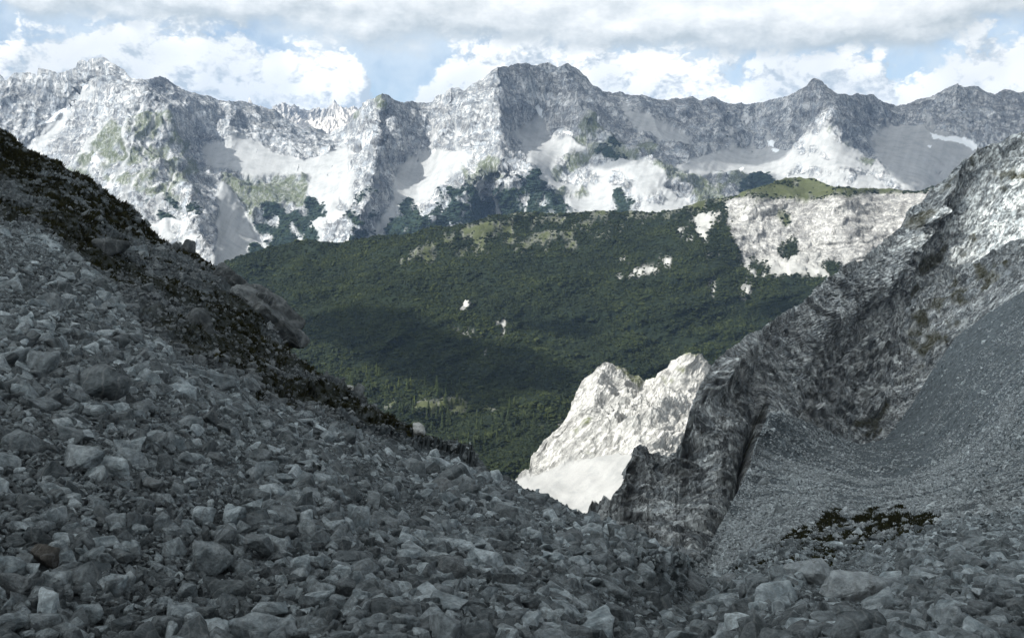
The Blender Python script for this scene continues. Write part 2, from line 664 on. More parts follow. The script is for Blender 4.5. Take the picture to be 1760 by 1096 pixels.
def crag(P, wl, amp, off, dirv=(0.55, 0.0, 0.83)):
    """ribs and cracks elongated along a dipping direction"""
    d = np.array(dirv) / np.linalg.norm(dirv)
    al = (P * d).sum(-1, keepdims=True)
    Qq = P - al * d * 0.68
    a = (fbm(Qq, wl, 3, 0.5, kind='ridged', off=off) - 0.45) * amp
    b_ = (fbm(Qq, wl * 0.28, 5, 0.6, kind='ridged', off=off + 1.3) - 0.4) * amp * 0.72
    c_ = fbm(P, wl * 0.12, 3, 0.6, off=off + 2.6) * amp * 0.24
    # blocky terraces
    t = fbm(Qq, wl * 0.45, 3, 0.5, off=off + 4.1) * 4.0
    st = (np.floor(t) + sst(0.0, 0.35, t - np.floor(t)) - t) * amp * 0.26
    n_ = fbm(Qq, wl * 0.42, 3, 0.55, off=off + 6.3)
    ck = np.clip(1 - np.abs(n_) * 9, 0, 1) ** 1.3
    n_ = fbm(Qq, wl * 0.16, 2, 0.55, off=off + 8.3)
    ck2 = np.clip(1 - np.abs(n_) * 7, 0, 1) ** 1.3
    w = np.stack([fbm(P, wl * 0.3, 2, off=off + 9.1), fbm(P, wl * 0.3, 2, off=off + 9.9), fbm(P, wl * 0.3, 2, off=off + 9.5)], -1) * wl * 0.035
    f1 = facet(P + w, wl * 0.34, off, dirv, 0.5) * amp * 0.46
    f2 = facet(P + w, wl * 0.12, off + 3.3, dirv, 0.4) * amp * 0.22
    return a * 0.85 + b_ * 0.35 + c_ * 0.7 + st * 0.5 + f1 + f2 - ck * amp * 0.22 - ck2 * amp * 0.08


# ================================================================== FAR RANGE
SKY_LINE = [(-400, 150), (-300, 165), (-200, 140), (-120, 150), (-40, 128), (0, 129), (10, 140), (25, 126), (41, 125), (60, 128), (64, 133), (68, 119), (88, 120), (97, 125),
            (107, 122), (127, 117), (131, 106), (142, 103), (151, 108), (155, 103), (164, 101), (175, 99), (183, 103), (191, 109),
            (205, 113), (216, 121), (224, 131), (238, 133), (263, 133), (287, 132), (300, 142), (314, 154), (329, 160), (353, 165),
            (374, 172), (394, 172), (422, 176), (436, 180), (455, 187), (473, 190), (488, 200), (506, 212), (524, 220), (553, 223),
            (566, 229), (575, 223), (590, 216), (599, 209), (600, 200), (612, 187), (626, 176), (648, 165), (659, 161), (670, 165),
            (692, 178), (710, 173), (728, 177), (743, 176), (750, 167), (765, 159), (776, 151), (787, 150), (798, 156), (807, 150),
            (820, 141), (831, 132), (843, 121), (854, 113), (874, 113), (900, 110), (922, 111), (932, 107), (942, 105), (950, 109), (958, 116), (966, 112),
            (975, 110), (988, 117), (1009, 132), (1024, 146), (1046, 159), (1064, 161), (1086, 164), (1104, 162), (1126, 169),
            (1148, 170), (1163, 166), (1181, 169), (1192, 165), (1205, 172), (1225, 163), (1239, 169), (1254, 176), (1280, 178),
            (1316, 177), (1323, 173), (1349, 165), (1359, 162), (1371, 155), (1383, 149), (1391, 139), (1400, 135), (1412, 142),
            (1424, 151), (1445, 159), (1465, 165), (1475, 159), (1490, 163), (1498, 163), (1514, 171), (1543, 181), (1572, 173),
            (1576, 169), (1601, 163), (1625, 151), (1642, 142), (1658, 148), (1683, 147), (1695, 155), (1711, 161), (1728, 153),
            (1748, 158), (1760, 155), (1800, 150), (1860, 140), (1930, 160), (2040, 150), (2160, 175)]
far_top0 = line_fn(SKY_LINE)
far_top = lambda x: far_top0(x) + 2.6 * n2(x, x * 0, 13, 4, 5.0) - 1.6 * np.abs(n2(x, x * 0, 6, 2, 3.0))
FAR_CTRL = [(-350, 150, 4700), (0, 129, 4700), (90, 120, 4650), (175, 99, 4450), (300, 142, 4500), (400, 172, 4700), (560, 230, 4950),
            (650, 162, 4400), (740, 176, 4550), (850, 115, 4500), (940, 105, 4650), (1050, 160, 4850), (1200, 168, 5050),
            (1400, 135, 4850), (1540, 181, 5150), (1642, 142, 5150), (1760, 155, 5050), (2100, 160, 5000),
            (-300, 300, 4100), (40, 260, 4300), (90, 205, 4520), (175, 250, 3950), (304, 205, 4150), (312, 308, 3750), (349, 410, 3350), (380, 455, 3250),
            (395, 300, 4000), (430, 400, 3600), (455, 425, 3480), (340, 250, 4330), (400, 235, 4400), (470, 270, 4250), (550, 240, 4650),
            (540, 300, 4080), (500, 415, 3500), (650, 240, 4120), (640, 300, 3850), (610, 400, 3400), (672, 290, 4080), (740, 262, 4270),
            (720, 340, 3820), (660, 410, 3480), (860, 200, 4150), (860, 270, 3880), (800, 312, 3700), (720, 390, 3450), (850, 370, 3600),
            (912, 292, 3740), (980, 362, 3500), (905, 230, 4350), (930, 200, 4480), (960, 300, 4020), (1015, 195, 4280), (1000, 330, 3780),
            (1060, 260, 3980), (1130, 290, 3850), (1200, 345, 3600), (1120, 205, 4740), (1190, 240, 4680), (1215, 285, 4320),
            (1200, 310, 4080), (1280, 255, 4700), (1280, 300, 4300), (1390, 200, 4620), (1425, 190, 4480), (1370, 262, 4430),
            (1430, 260, 4130), (1480, 262, 4300), (1400, 322, 3850), (1565, 325, 3850), (1500, 240, 4680), (1590, 215, 4880),
            (1680, 260, 4720), (1620, 320, 4150), (1760, 330, 4200), (2100, 330, 4200), (-350, 480, 3200), (0, 420, 3450), (200, 430, 3350),
            (-350, 620, 2800), (300, 620, 2750), (900, 600, 2800), (1500, 600, 2850), (2100, 600, 2900)]
SPURS = [([(250, 165), (285, 190), (304, 205), (316, 260), (318, 308), (345, 400), (372, 450)], 130, 26),
         ([(175, 99), (196, 150), (215, 200), (225, 250)], 60, 26),
         ([(650, 162), (655, 210), (652, 250), (640, 310), (622, 360), (600, 410)], 150, 22),
         ([(600, 210), (575, 245), (560, 262)], 60, 18),
         ([(776, 150), (770, 200), (760, 245)], 90, 22),
         ([(854, 113), (862, 170), (858, 220), (868, 280), (800, 310), (745, 350), (690, 405)], 110, 24),
         ([(868, 270), (912, 292), (950, 330), (985, 365)], 70, 16),
         ([(975, 110), (990, 160), (1015, 195), (1052, 232), (1110, 262), (1150, 300), (1215, 345)], 130, 24),
         ([(1015, 195), (985, 240), (960, 300)], 50, 16),
         ([(1086, 164), (1130, 225), (1180, 262), (1212, 285)], 90, 18),
         ([(1400, 135), (1422, 165), (1427, 192), (1450, 225), (1482, 258), (1530, 300), (1570, 326)], 120, 22),
         ([(1427, 192), (1405, 230), (1372, 268), (1352, 300)], 60, 16),
         ([(1642, 142), (1660, 190), (1700, 230)], 90, 24),
         ([(394, 172), (398, 205), (395, 235)], 50, 12), ([(1225, 163), (1235, 200), (1240, 240)], 60, 16)]
GULLIES = [([(158, 125), (140, 155), (95, 208), (50, 258), (20, 290)], 120, 20),
           ([(300, 150), (318, 190), (340, 235)], 70, 14),
           ([(370, 180), (376, 240)], 50, 8),
           ([(665, 190), (668, 240), (672, 290)], 70, 10),
           ([(845, 300), (838, 330), (848, 372)], 50, 10),
           ([(1046, 165), (1075, 200), (1100, 225)], 60, 18),
           ([(740, 262), (715, 330), (655, 410)], 50, 24),
           ([(1300, 185), (1290, 240)], 60, 22), ([(1500, 200), (1510, 250)], 60, 20), ([(385, 300), (425, 380), (456, 424)], 40, 12)]


def far_depth(px, py):
    d = FAR_F(px, py)
    wx = px + n2(px, py, 60, 3, 0.7) * 12
    wy = py + n2(px, py, 60, 3, 1.9) * 12
    for ln, a, w in SPURS:
        s, _ = segdist(wx, wy, ln)
        d = d - a * 1.5 * np.exp(-s / (w * 1.7))
    for ln, a, w in GULLIES:
        s, _ = segdist(wx, wy, ln)
        d = d + a * np.exp(-s / w)
    return d


FAR_F = rbf(FAR_CTRL, smooth=2e-5)
far = Sheet(-380, 2140, 1.55, far_top, line_fn([(-400, 560), (2200, 560)]), 300, far_depth, back=(8, 90, 0.75), power=0.82)
SC, GR, PI_, SN = 0, 1, 2, 3
FAR_SPEC = [
    (GR, [(190, 205), (240, 190), (295, 195), (310, 225), (348, 290), (335, 345), (250, 335), (190, 310), (110, 300), (140, 250)], 0.62),
    (SC, [(95, 200), (150, 150), (165, 140), (140, 180), (95, 225), (60, 265), (30, 300), (40, 262)], 0.8),
    (SC, [(345, 255), (385, 240), (400, 232), (440, 240), (470, 262), (520, 272), (560, 262), (590, 250), (605, 250), (602, 290),
          (590, 330), (560, 370), (525, 415), (490, 425), (510, 400), (530, 365), (545, 340), (520, 330), (530, 300), (480, 298), (440, 303), (400, 293), (360, 283)], 1),
    (SC, [(385, 298), (400, 320), (425, 365), (445, 405), (465, 428), (430, 455), (360, 470), (372, 400), (372, 330)], 1),
    (SC, [(250, 380), (300, 360), (340, 400), (350, 450), (300, 440), (260, 410)], 0.65),
    (SC, [(672, 296), (700, 275), (740, 256), (790, 258), (812, 262), (790, 285), (770, 300), (750, 325), (735, 345), (705, 355),
          (690, 352), (682, 375), (660, 412), (640, 405), (655, 370), (676, 345)], 1),
    (SC, [(905, 212), (925, 190), (940, 210), (945, 242), (990, 232), (1015, 240), (1005, 262), (960, 272), (948, 290),
          (955, 312), (1000, 322), (1018, 335), (1010, 365), (985, 362), (950, 318), (922, 290), (908, 272), (900, 245), (880, 228)], 1),
    (SC, [(1075, 188), (1110, 195), (1150, 215), (1190, 233), (1198, 250), (1150, 243), (1100, 226), (1080, 208)], 1),
    (SC, [(1150, 288), (1215, 262), (1260, 253), (1330, 250), (1372, 257), (1368, 285), (1352, 300), (1330, 322), (1310, 320), (1280, 300), (1240, 295), (1200, 303), (1175, 305)], 1),
    (SC, [(1490, 240), (1530, 213), (1590, 213), (1640, 235), (1685, 255), (1690, 290), (1640, 300), (1610, 335), (1560, 335), (1520, 290)], 1),
    (SC, [(1425, 188), (1450, 222), (1480, 257), (1572, 328), (1400, 335), (1350, 305), (1362, 268), (1400, 222)], 0.72),
    (SC, [(1015, 290), (1060, 272), (1140, 268), (1215, 330), (1235, 345), (1200, 365), (1000, 368), (1010, 330)], 0.75),
    (SC, [(560, 262), (600, 250), (612, 300), (598, 360), (560, 400), (520, 420), (560, 360)], 0.8),
    (GR, [(375, 297), (440, 303), (500, 298), (532, 302), (528, 335), (500, 358), (450, 362), (432, 385), (410, 335)], 0.85),
    (GR, [(1010, 195), (1040, 215), (1090, 240), (1135, 255), (1100, 275), (1050, 262), (1010, 275), (960, 312), (945, 290), (960, 272), (1000, 262), (990, 240), (998, 215)], 0.66),
    (GR, [(948, 322), (1010, 325), (1015, 342), (962, 338)], 0.8),
    (GR, [(790, 275), (830, 262), (880, 285), (850, 310), (800, 308)], 0.5),
    (GR, [(1100, 268), (1130, 262), (1215, 318), (1235, 345), (1195, 335)], 0.6),
    (GR, [(1190, 350), (1200, 308), (1240, 296), (1280, 299), (1335, 305), (1335, 330), (1280, 348), (1230, 352)], 0.9),
    (GR, [(1385, 215), (1420, 200), (1470, 250), (1530, 300), (1500, 295), (1440, 240)], 0.35),
    (GR, [(645, 100), (700, 180), (640, 200), (600, 215)], 0.3),
    (PI_, [(448, 345), (475, 345), (500, 362), (545, 345), (558, 352), (530, 382), (500, 418), (465, 428), (436, 395), (432, 368)], 0.80),
    (PI_, [(802, 308), (830, 330), (856, 372), (830, 390), (700, 410), (650, 415), (678, 372), (690, 345), (712, 345), (722, 372), (760, 332)], 0.86),
    (PI_, [(838, 312), (870, 316), (915, 290), (950, 322), (985, 362), (960, 370), (850, 375), (836, 345)], 0.80),
    (PI_, [(1060, 325), (1088, 330), (1088, 365), (1050, 365)], 0.62),
    (PI_, [(240, 330), (330, 330), (345, 372), (260, 372)], 0.36),
    (PI_, [(590, 350), (640, 330), (648, 415), (590, 418)], 0.42),
    (PI_, [(500, 385), (560, 355), (540, 420), (480, 425)], 0.32),
    (PI_, [(1265, 318), (1300, 297), (1332, 303), (1335, 330), (1275, 332)], 0.95),
    (PI_, [(1000, 250), (1060, 232), (1100, 252), (1085, 272), (1030, 270)], 0.38),
    (PI_, [(430, 370), (470, 400), (480, 430), (430, 450), (420, 420)], 0.3),
    (SN, [(88, 196), (112, 184), (98, 204), (76, 214)], 1), (SN, [(138, 148), (154, 136), (146, 153)], 1),
    (SN, [(917, 184), (924, 178), (933, 190), (934, 202), (922, 194)], 1),
    (SN, [(1318, 238), (1328, 240), (1326, 250), (1317, 247)], 1), (SN, [(1327, 250), (1338, 253), (1334, 261), (1325, 257)], 1),
    (SN, [(968, 228), (984, 224), (982, 232)], 1), (SN, [(1590, 250), (1600, 250), (1598, 256)], 1),
    (SN, [(1598, 226), (1625, 234), (1650, 236), (1668, 241), (1682, 256), (1672, 259), (1655, 248), (1630, 243), (1606, 238)], 1),
    (SN, [(1268, 290), (1280, 288), (1278, 295)], 1), (SN, [(738, 262), (750, 256), (748, 262)], 1)]
cls_far = classes(far.PX, far.PY, FAR_SPEC, warp=6.0)
smoothness = np.clip(cls_far[..., 0] + cls_far[..., 3], 0, 1)
k_ = np.ones(9) / 9
sm_blur = np.apply_along_axis(lambda a: np.convolve(a, k_, 'same'), 1, smoothness)
rockw = 1 - 0.95 * sm_blur
Q = far.P + 22 * np.stack([fbm(far.P, 160, 2, off=11.0), fbm(far.P, 160, 2, off=12.0), 0 * far.D], -1)
h = (fbm(Q * np.array([1, 1, 0.16]), 260, 2, 0.5, kind='ridged') - 0.5) * 46 * (0.06 + 0.94 * rockw)
h += (fbm(Q * np.array([1, 1, 0.20]), 85, 3, 0.5, kind='ridged', off=2.1) - 0.5) * 17 * rockw
h += (fbm(Q * np.array([1, 1, 0.22]), 30, 3, 0.5, kind='ridged', off=4.1) - 0.5) * 8 * rockw
h += facet(Q * np.array([1, 1, 0.7]), 46, 2.2) * 4.5 * rockw
zz = far.P[..., 2] + far.P[..., 0] * 0.10 + fbm(far.P, 500, 2, off=1.1) * 60
bed = fbm(np.stack([far.P[..., 0] * 0.05, far.P[..., 1] * 0.05, zz], -1), 34, 3, 0.6, off=3.3)
h += bed * 7 * rockw
h += cls_far[..., 2] * (4 + 3 * fbm(far.P, 16, 2, off=2.2))
h *= (0.34 + 0.66 * sst(0, 22, far.rows - 1.0 - np.arange(far.rows)))[:, None]
far.displace(h)
tone_far = 0.5 + 0.55 * n2(far.PX + far.PY * 0.25, far.PY, 9, 4, 7.1, sx=1.0, sy=0.16) + 0.25 * n2(far.PX, far.PY, 60, 3, 9.0)
# rills of pale debris down the left face
for ln in ([(180, 175), (170, 215), (158, 250), (120, 290)], [(232, 185), (228, 230), (212, 270), (190, 325)], [(264, 200), (250, 245), (240, 262)],
           [(215, 190), (210, 230), (214, 262)], [(255, 270), (235, 310), (212, 345)], [(283, 200), (284, 235)], [(190, 200), (150, 262), (122, 288)],
           [(300, 290), (280, 330), (262, 365)], [(835, 315), (846, 350), (856, 375)], [(905, 330), (895, 372)], [(870, 300), (850, 340), (846, 372)],
           [(800, 330), (815, 372)], [(1045, 205), (1040, 240)]):
    s, _ = segdist(far.PX + n2(far.PX, far.PY, 14, 2, 4.2) * 3, far.PY, ln)
    m = np.exp(-(s / 2.4) ** 2)
    for c in (1, 2):
        cls_far[..., c] *= (1 - m)
    cls_far[..., 0] = np.maximum(cls_far[..., 0], m)
for ln, w0 in (([(440, 243), (430, 222), (424, 200)], 5), ([(400, 238), (396, 210)], 4), ([(500, 272), (492, 238)], 4), ([(588, 255), (594, 228)], 4), ([(545, 262), (540, 240)], 3),
               ([(742, 262), (748, 235), (744, 212)], 5), ([(702, 280), (690, 250), (684, 225)], 4), ([(784, 262), (778, 225), (786, 200)], 4), ([(722, 268), (716, 240)], 3), ([(925, 200), (926, 172)], 4), ([(950, 240), (962, 205)], 4),
               ([(1260, 258), (1256, 222), (1262, 200)], 5), ([(1322, 254), (1318, 215)], 5), ([(1216, 266), (1196, 232)], 3), ([(1290, 255), (1294, 228)], 4), ([(1530, 218), (1508, 190)], 5), ([(1600, 218), (1590, 185)], 5),
               ([(1652, 243), (1662, 205), (1655, 180)], 5), ([(1560, 218), (1556, 196)], 4), ([(1370, 262), (1352, 225)], 3), ([(1080, 192), (1070, 172)], 4), ([(60, 262), (100, 212), (142, 158)], 4)):
    s, t_ = segdist(far.PX + n2(far.PX, far.PY, 18, 3, 6.2) * 4, far.PY, ln)
    m = sst(1.3, 0.4, s / (w0 * (1.15 - t_)) + 0.5 * n2(far.PX, far.PY, 8, 2, 1.2))
    for c in (1, 2):
        cls_far[..., c] *= (1 - m)
    cls_far[..., 0] = np.maximum(cls_far[..., 0], m * 0.85)
MAT_FAR = rock_terrain('far_limestone', (0.30, 0.325, 0.35, 1), (0.52, 0.53, 0.53, 1), (0.42, 0.43, 0.43, 1), (0.14, 0.165, 0.085, 1),
                       (0.020, 0.033, 0.026, 1), 9.0, 4.0, strata=(0.16, 15.0, 0.55), stretch=0.28, contrast=0.6, crack=1.3, sharp=0.6)
o = far.build('mountain_range', MAT_FAR, {'cls': cls_far, 'tone': np.clip(tone_far, 0, 1.2)}, smooth=True)
tag(o, 'jagged pale limestone range with scree bowls beyond the forested hill', kind='structure')
FAR_DARK = [[(840, 60), (2200, 40), (2200, 420), (1600, 335), (1560, 322), (1484, 262), (1446, 218), (1425, 180), (1400, 212), (1362, 258), (1340, 275),
             (1300, 285), (1250, 282), (1215, 292), (1160, 282), (1110, 268), (1085, 255), (1040, 250), (1000, 235), (960, 222), (945, 235), (900, 232), (890, 200), (868, 150)],
            [(1230, 300), (1340, 296), (1345, 335), (1270, 340), (1240, 325)], [(980, 250), (1060, 235), (1130, 268), (1040, 292), (980, 280)]]
msk = np.zeros(far.PX.shape)
for pl in FAR_DARK:
    msk = np.maximum(msk, inpoly(far.PX, far.PY, pl) * 0.56)
vis = far.PY < 440
SHADE.append((far.P[vis][::3], msk[vis][::3]))

# distant snowy range seen in the saddle
dist_top = line_fn([(380, 215), (430, 176), (440, 186), (456, 184), (472, 176), (489, 167), (500, 171), (509, 175), (530, 185), (550, 191), (563, 185), (600, 187), (640, 195), (760, 240)])
dsh = Sheet(380, 760, 1.6, dist_top, line_fn([(380, 300), (800, 300)]), 60,
            rbf([(430, 180, 8200), (489, 167, 8300), (600, 187, 8700), (489, 230, 7700), (600, 240, 8000), (540, 200, 8400), (560, 290, 7000), (400, 290, 7000), (700, 290, 7200), (520, 205, 8100)]), back=(5, 150, 0.8))
cd = classes(dsh.PX, dsh.PY, [(SC, [(500, 195), (560, 205), (620, 190), (620, 260), (500, 260)], 0.7)], 4)
dsh.displace((fbm(dsh.P * np.array([1, 1, 0.4]), 500, 6, 0.6, kind='ridged', off=8) - 0.45) * 170)
MAT_DIST = rock_terrain('distant_limestone', (0.42, 0.41, 0.39, 1), (0.55, 0.53, 0.49, 1), (0.66, 0.62, 0.56, 1), (0.2, 0.2, 0.13, 1), (0.04, 0.06, 0.04, 1), 60.0, 40.0)
o = dsh.build('distant_range', MAT_DIST, {'cls': cd, 'tone': 0.5 + 0.4 * n2(dsh.PX, dsh.PY, 8, 3, 3.0)})
tag(o, 'small pale summit far behind the saddle of the main range', kind='structure')
SHADE.append((dsh.P[::3, ::3].reshape(-1, 3), np.zeros(dsh.P[::3, ::3].shape[:2]).ravel()))

# ================================================================== FORESTED HILL WITH CLIFF
HILL_LINE = [(-400, 520), (100, 470), (260, 470), (340, 462), (377, 453), (400, 444), (432, 433), (464, 424), (495, 419), (540, 416), (582, 415), (620, 412), (652, 408), (703, 400), (750, 389),
             (801, 384), (831, 375), (860, 367), (911, 366), (960, 364), (1057, 363), (1137, 362), (1174, 357), (1217, 344), (1265, 335),
             (1312, 320), (1349, 307), (1374, 305), (1400, 307), (1432, 319), (1473, 326), (1506, 324), (1539, 327), (1572, 328),
             (1597, 324), (1700, 318), (1900, 330), (2160, 340)]
CLIFF_TOP = line_fn([(1180, 372), (1240, 345), (1260, 338), (1340, 340), (1420, 338), (1470, 331), (1597, 330), (2160, 345)])
hill_f = rbf([(-350, 520, 1900), (-350, 900, 1200), (400, 444, 1950), (600, 414, 2000), (900, 366, 2080), (1130, 362, 2120), (1240, 342, 2150), (1374, 305, 2300), (1500, 325, 2220),
              (1597, 326, 2200), (1760, 318, 2200), (2100, 330, 2200), (1300, 350, 2090), (1450, 340, 2080), (1600, 335, 2100), (1300, 440, 1960), (1400, 450, 1950), (1550, 430, 1960), (1350, 485, 1860),
              (1420, 545, 1720), (1750, 600, 1650), (2100, 650, 1600), (1200, 440, 1870), (1200, 520, 1740), (1100, 620, 1560), (900, 600, 1560), (900, 480, 1800), (700, 520, 1690), (520, 620, 1480), (420, 520, 1740),
              (600, 700, 1330), (750, 720, 1300), (850, 740, 1280), (950, 740, 1290), (800, 800, 1160), (900, 830, 1120), (1000, 800, 1180), (1000, 680, 1400), (300, 900, 1000), (1400, 900, 1100), (2100, 950, 1000), (900, 1000, 900)], smooth=1e-5)


def hill_depth(px, py):
    d = hill_f(px, py)
    # low spurs and hollows on the slope
    d = d - 48 * n2(px + 0.8 * py, py, 200, 4, 2.4, sx=0.8, sy=1.8)
    for ln, a, w in [([(640, 560), (760, 500), (900, 430), (1040, 380)], 28, 30), ([(600, 660), (640, 620), (690, 560)], 16, 12), ([(1000, 650), (900, 690), (820, 700)], 22, 26), ([(1060, 480), (1160, 455), (1220, 430)], 20, 18)]:
        s, _ = segdist(px, py, ln)
        d = d - a * np.exp(-s / w)
    return d


hill = Sheet(-300, 2120, 2.0, line_fn(HILL_LINE), line_fn([(-400, 1000), (2200, 1000)]), 330, hill_depth, back=(7, 60, 0.35), power=0.95)
px, py = hill.PX, hill.PY
HC = classes(px, py, [
    (SC, [(1245, 345), (1260, 338), (1340, 340), (1420, 337), (1470, 331), (1597, 330), (1720, 335), (1700, 420), (1440, 492), (1420, 478), (1370, 474), (1330, 488),
          (1300, 490), (1285, 465), (1268, 430), (1250, 392)], 1),
    (SC, [(1185, 372), (1215, 362), (1240, 358), (1235, 380), (1218, 400), (1215, 428), (1200, 410)], 0.95),
    (SC, [(1050, 474), (1080, 462), (1120, 452), (1150, 440), (1168, 440), (1150, 458), (1110, 470), (1075, 480)], 0.72),
    (SC, [(1100, 450), (1150, 425), (1185, 430), (1150, 455)], 0.30),
    (SC, [(1065, 440), (1080, 438), (1080, 452), (1068, 455)], 0.7), (SC, [(1140, 400), (1200, 380), (1250, 440), (1240, 470), (1160, 430)], 0.2),
    (SC, [(1214, 490), (1225, 480), (1232, 500), (1236, 518), (1226, 512)], 0.8), (SC, [(1258, 504), (1275, 502), (1270, 512)], 0.8),
    (SC, [(1240, 490), (1300, 485), (1290, 525), (1250, 520)], 0.3), (SC, [(1325, 500), (1350, 502), (1340, 514)], 0.6),
    (SC, [(788, 522), (812, 515), (820, 520), (812, 530), (790, 536)], 0.85), (SC, [(845, 542), (868, 538), (860, 560), (846, 572)], 0.6),
    (SC, [(765, 560), (800, 566), (830, 572), (828, 578), (800, 574), (768, 567)], 0.7), (SC, [(852, 545), (878, 540), (866, 580), (848, 584)], 0.35),
    (SC, [(822, 604), (836, 598), (838, 612), (824, 622)], 0.95), (SC, [(834, 606), (845, 606), (842, 622), (832, 620)], 0.95),
    (GR, [(860, 367), (1057, 363), (1137, 362), (1217, 344), (1265, 335), (1350, 304), (1374, 300), (1432, 315), (1480, 322), (1470, 338), (1350, 345), (1250, 345), (1180, 375), (1060, 395), (960, 420), (860, 440), (760, 440), (700, 470), (680, 440), (800, 385)], 0.42),
    (GR, [(1140, 366), (1217, 342), (1265, 332), (1349, 300), (1374, 298), (1432, 312), (1475, 322), (1600, 322), (1600, 331), (1460, 332), (1420, 338), (1250, 340), (1180, 368)], 0.93),
    (GR, [(640, 690), (700, 684), (760, 686), (830, 684), (860, 700), (800, 712), (700, 714)], 0.52),
    (GR, [(900, 740), (960, 715), (1000, 700), (940, 760)], 0.3), (GR, [(1270, 345), (1300, 350), (1290, 380), (1262, 370)], 0.5),
    (GR, [(1330, 345), (1350, 345), (1362, 392), (1335, 380)], 0.45), (GR, [(900, 440), (1000, 400), (1080, 385), (1040, 410), (940, 440)], 0.45),
], warp=5.0, seed=3.0)
n_h = n2(px, py, 60, 4, 6.6)
cliffw = HC[..., 0]
pine = 1 - np.clip(HC[..., 0] + HC[..., 1], 0, 1)
# pine patches on the cliff and its scree
for poly, dens in [([(1228, 385), (1245, 380), (1256, 400), (1268, 440), (1275, 470), (1240, 450), (1222, 420)], 1.0),
                   ([(1336, 418), (1352, 408), (1370, 410), (1372, 440), (1355, 446), (1340, 440)], 0.85),
                   ([(1292, 435), (1310, 428), (1322, 455), (1330, 470), (1300, 480), (1288, 460)], 0.72),
                   ([(1412, 450), (1424, 442), (1442, 456), (1445, 468), (1428, 474), (1414, 466)], 0.95), ([(1425, 412), (1432, 412), (1436, 440), (1424, 436)], 0.7),
                   ([(1290, 480), (1340, 470), (1372, 470), (1390, 478), (1420, 476), (1430, 520), (1290, 520)], 0.72), ([(1462, 440), (1472, 440), (1470, 448)], 0.9)]:
    c_ = classes(px, py, [(PI_, poly, dens)], 5.0, 7.0)[..., 2]
    HC[..., 0] *= 1 - c_
    pine = np.maximum(pine, c_)
HC[..., 2] = pine
hill.displace(0.0 * px)
rw = HC[..., 0]
hd = (fbm(hill.P * np.array([1, 1, 0.4]), 55, 5, 0.55, kind='ridged', off=5) - 0.45) * 8 * rw
zb = hill.P[..., 2] + hill.P[..., 0] * -0.03
hd += fbm(np.stack([hill.P[..., 0] * 0.06, hill.P[..., 1] * 0.06, zb], -1), 10, 3, 0.6, off=2) * 3.4 * rw * sst(500, 430, py)
hd += fbm(hill.P, 70, 4, off=3.1) * 9 * (1 - rw)
hd += facet(hill.P, 22, 3.0, (0, 0, 1), 0.3) * 4.0 * rw
hill.displace(hd)
MAT_HILL = rock_terrain('hillside', (0.36, 0.36, 0.35, 1), (0.53, 0.525, 0.50, 1), (0.42, 0.42, 0.40, 1), (0.070, 0.086, 0.026, 1),
                        (0.012, 0.018, 0.010, 1), 5.0, 2.6, contrast=0.7, crack=1.0, sharp=0.6, grassmin=0.90, stretch=0.5, strata=(-0.03, 4.0, 0.42), grass2=(0.065, 0.075, 0.03, 1))  # ground under the scrub darkened as painted shade between the shrubs
tone_h = 0.5 + 0.35 * n2(px + py * 0.2, py, 9, 3, 2.2, sy=0.25) + 0.3 * n2(px, py, 80, 3, 1.0)
HC2 = HC.copy()
HC2[..., 0] = HC[..., 0] * sst(425, 470, py + 20 * n2(px, py, 50, 2, 3.3)) * (px > 1240) + HC[..., 0] * (px <= 1240)
o = hill.build('forest_hill', MAT_HILL, {'cls': HC2, 'tone': np.clip(tone_h, 0, 1.2)}, smooth=True)
tag(o, 'broad hill dark with mountain pine, a pale cliff at its right end', kind='structure')
HILL_DARK = [[(500, 575), (540, 545), (590, 530), (650, 518), (710, 530), (760, 568), (840, 582), (930, 605), (1010, 648), (960, 668), (900, 672), (860, 700), (800, 690), (740, 655), (690, 640), (640, 615), (600, 588), (540, 590)],
             [(890, 560), (940, 545), (1020, 555), (1030, 568), (940, 572)], [(1290, 525), (1350, 518), (1400, 520), (1390, 548), (1310, 545)]]
msk = np.zeros(px.shape)
for pl in HILL_DARK:
    msk = np.maximum(msk, inpoly(px, py, pl).astype(float))
v_ = (py < 900)
SHADE.append((hill.P[v_][::3], msk[v_][::3]))

# ================================================================== SUNLIT RIDGE
RIDGE_LINE = [(760, 900), (840, 850), (884, 827), (909, 802), (914, 785), (920, 779), (934, 761), (948, 740), (969, 715), (982, 688), (996, 665), (1008, 652), (1019, 642), (1037, 628), (1051, 627),
              (1078, 635), (1096, 647), (1108, 656), (1118, 652), (1124, 647), (1142, 631), (1165, 617), (1179, 610), (1202, 611), (1222, 628), (1260, 660), (1320, 700), (1400, 720)]
ridge_f = rbf([(884, 827, 800), (950, 740, 850), (1037, 628, 920), (1060, 628, 925), (1108, 656, 935), (1179, 610, 900), (1222, 628, 905), (1000, 780, 800), (1080, 770, 790), (1000, 880, 740), (1100, 850, 730),
               (1070, 700, 850), (1085, 690, 870), (1030, 700, 845), (1140, 700, 845), (1180, 720, 835), (1300, 800, 820), (800, 1000, 640), (1300, 1000, 640), (1400, 720, 900), (800, 900, 760)])
ridge_f0 = ridge_f
ridge_f = lambda x, y: ridge_f0(x, y) * 1.22
RL = line_fn(RIDGE_LINE)
rid = Sheet(770, 1330, 1.5, lambda x: RL(x) + 3.2 * n2(x, x * 0, 11, 3, 2.0), line_fn([(700, 960), (1400, 960)]), 220, ridge_f, back=(6, 18, 0.9), power=0.9)
px, py = rid.PX, rid.PY
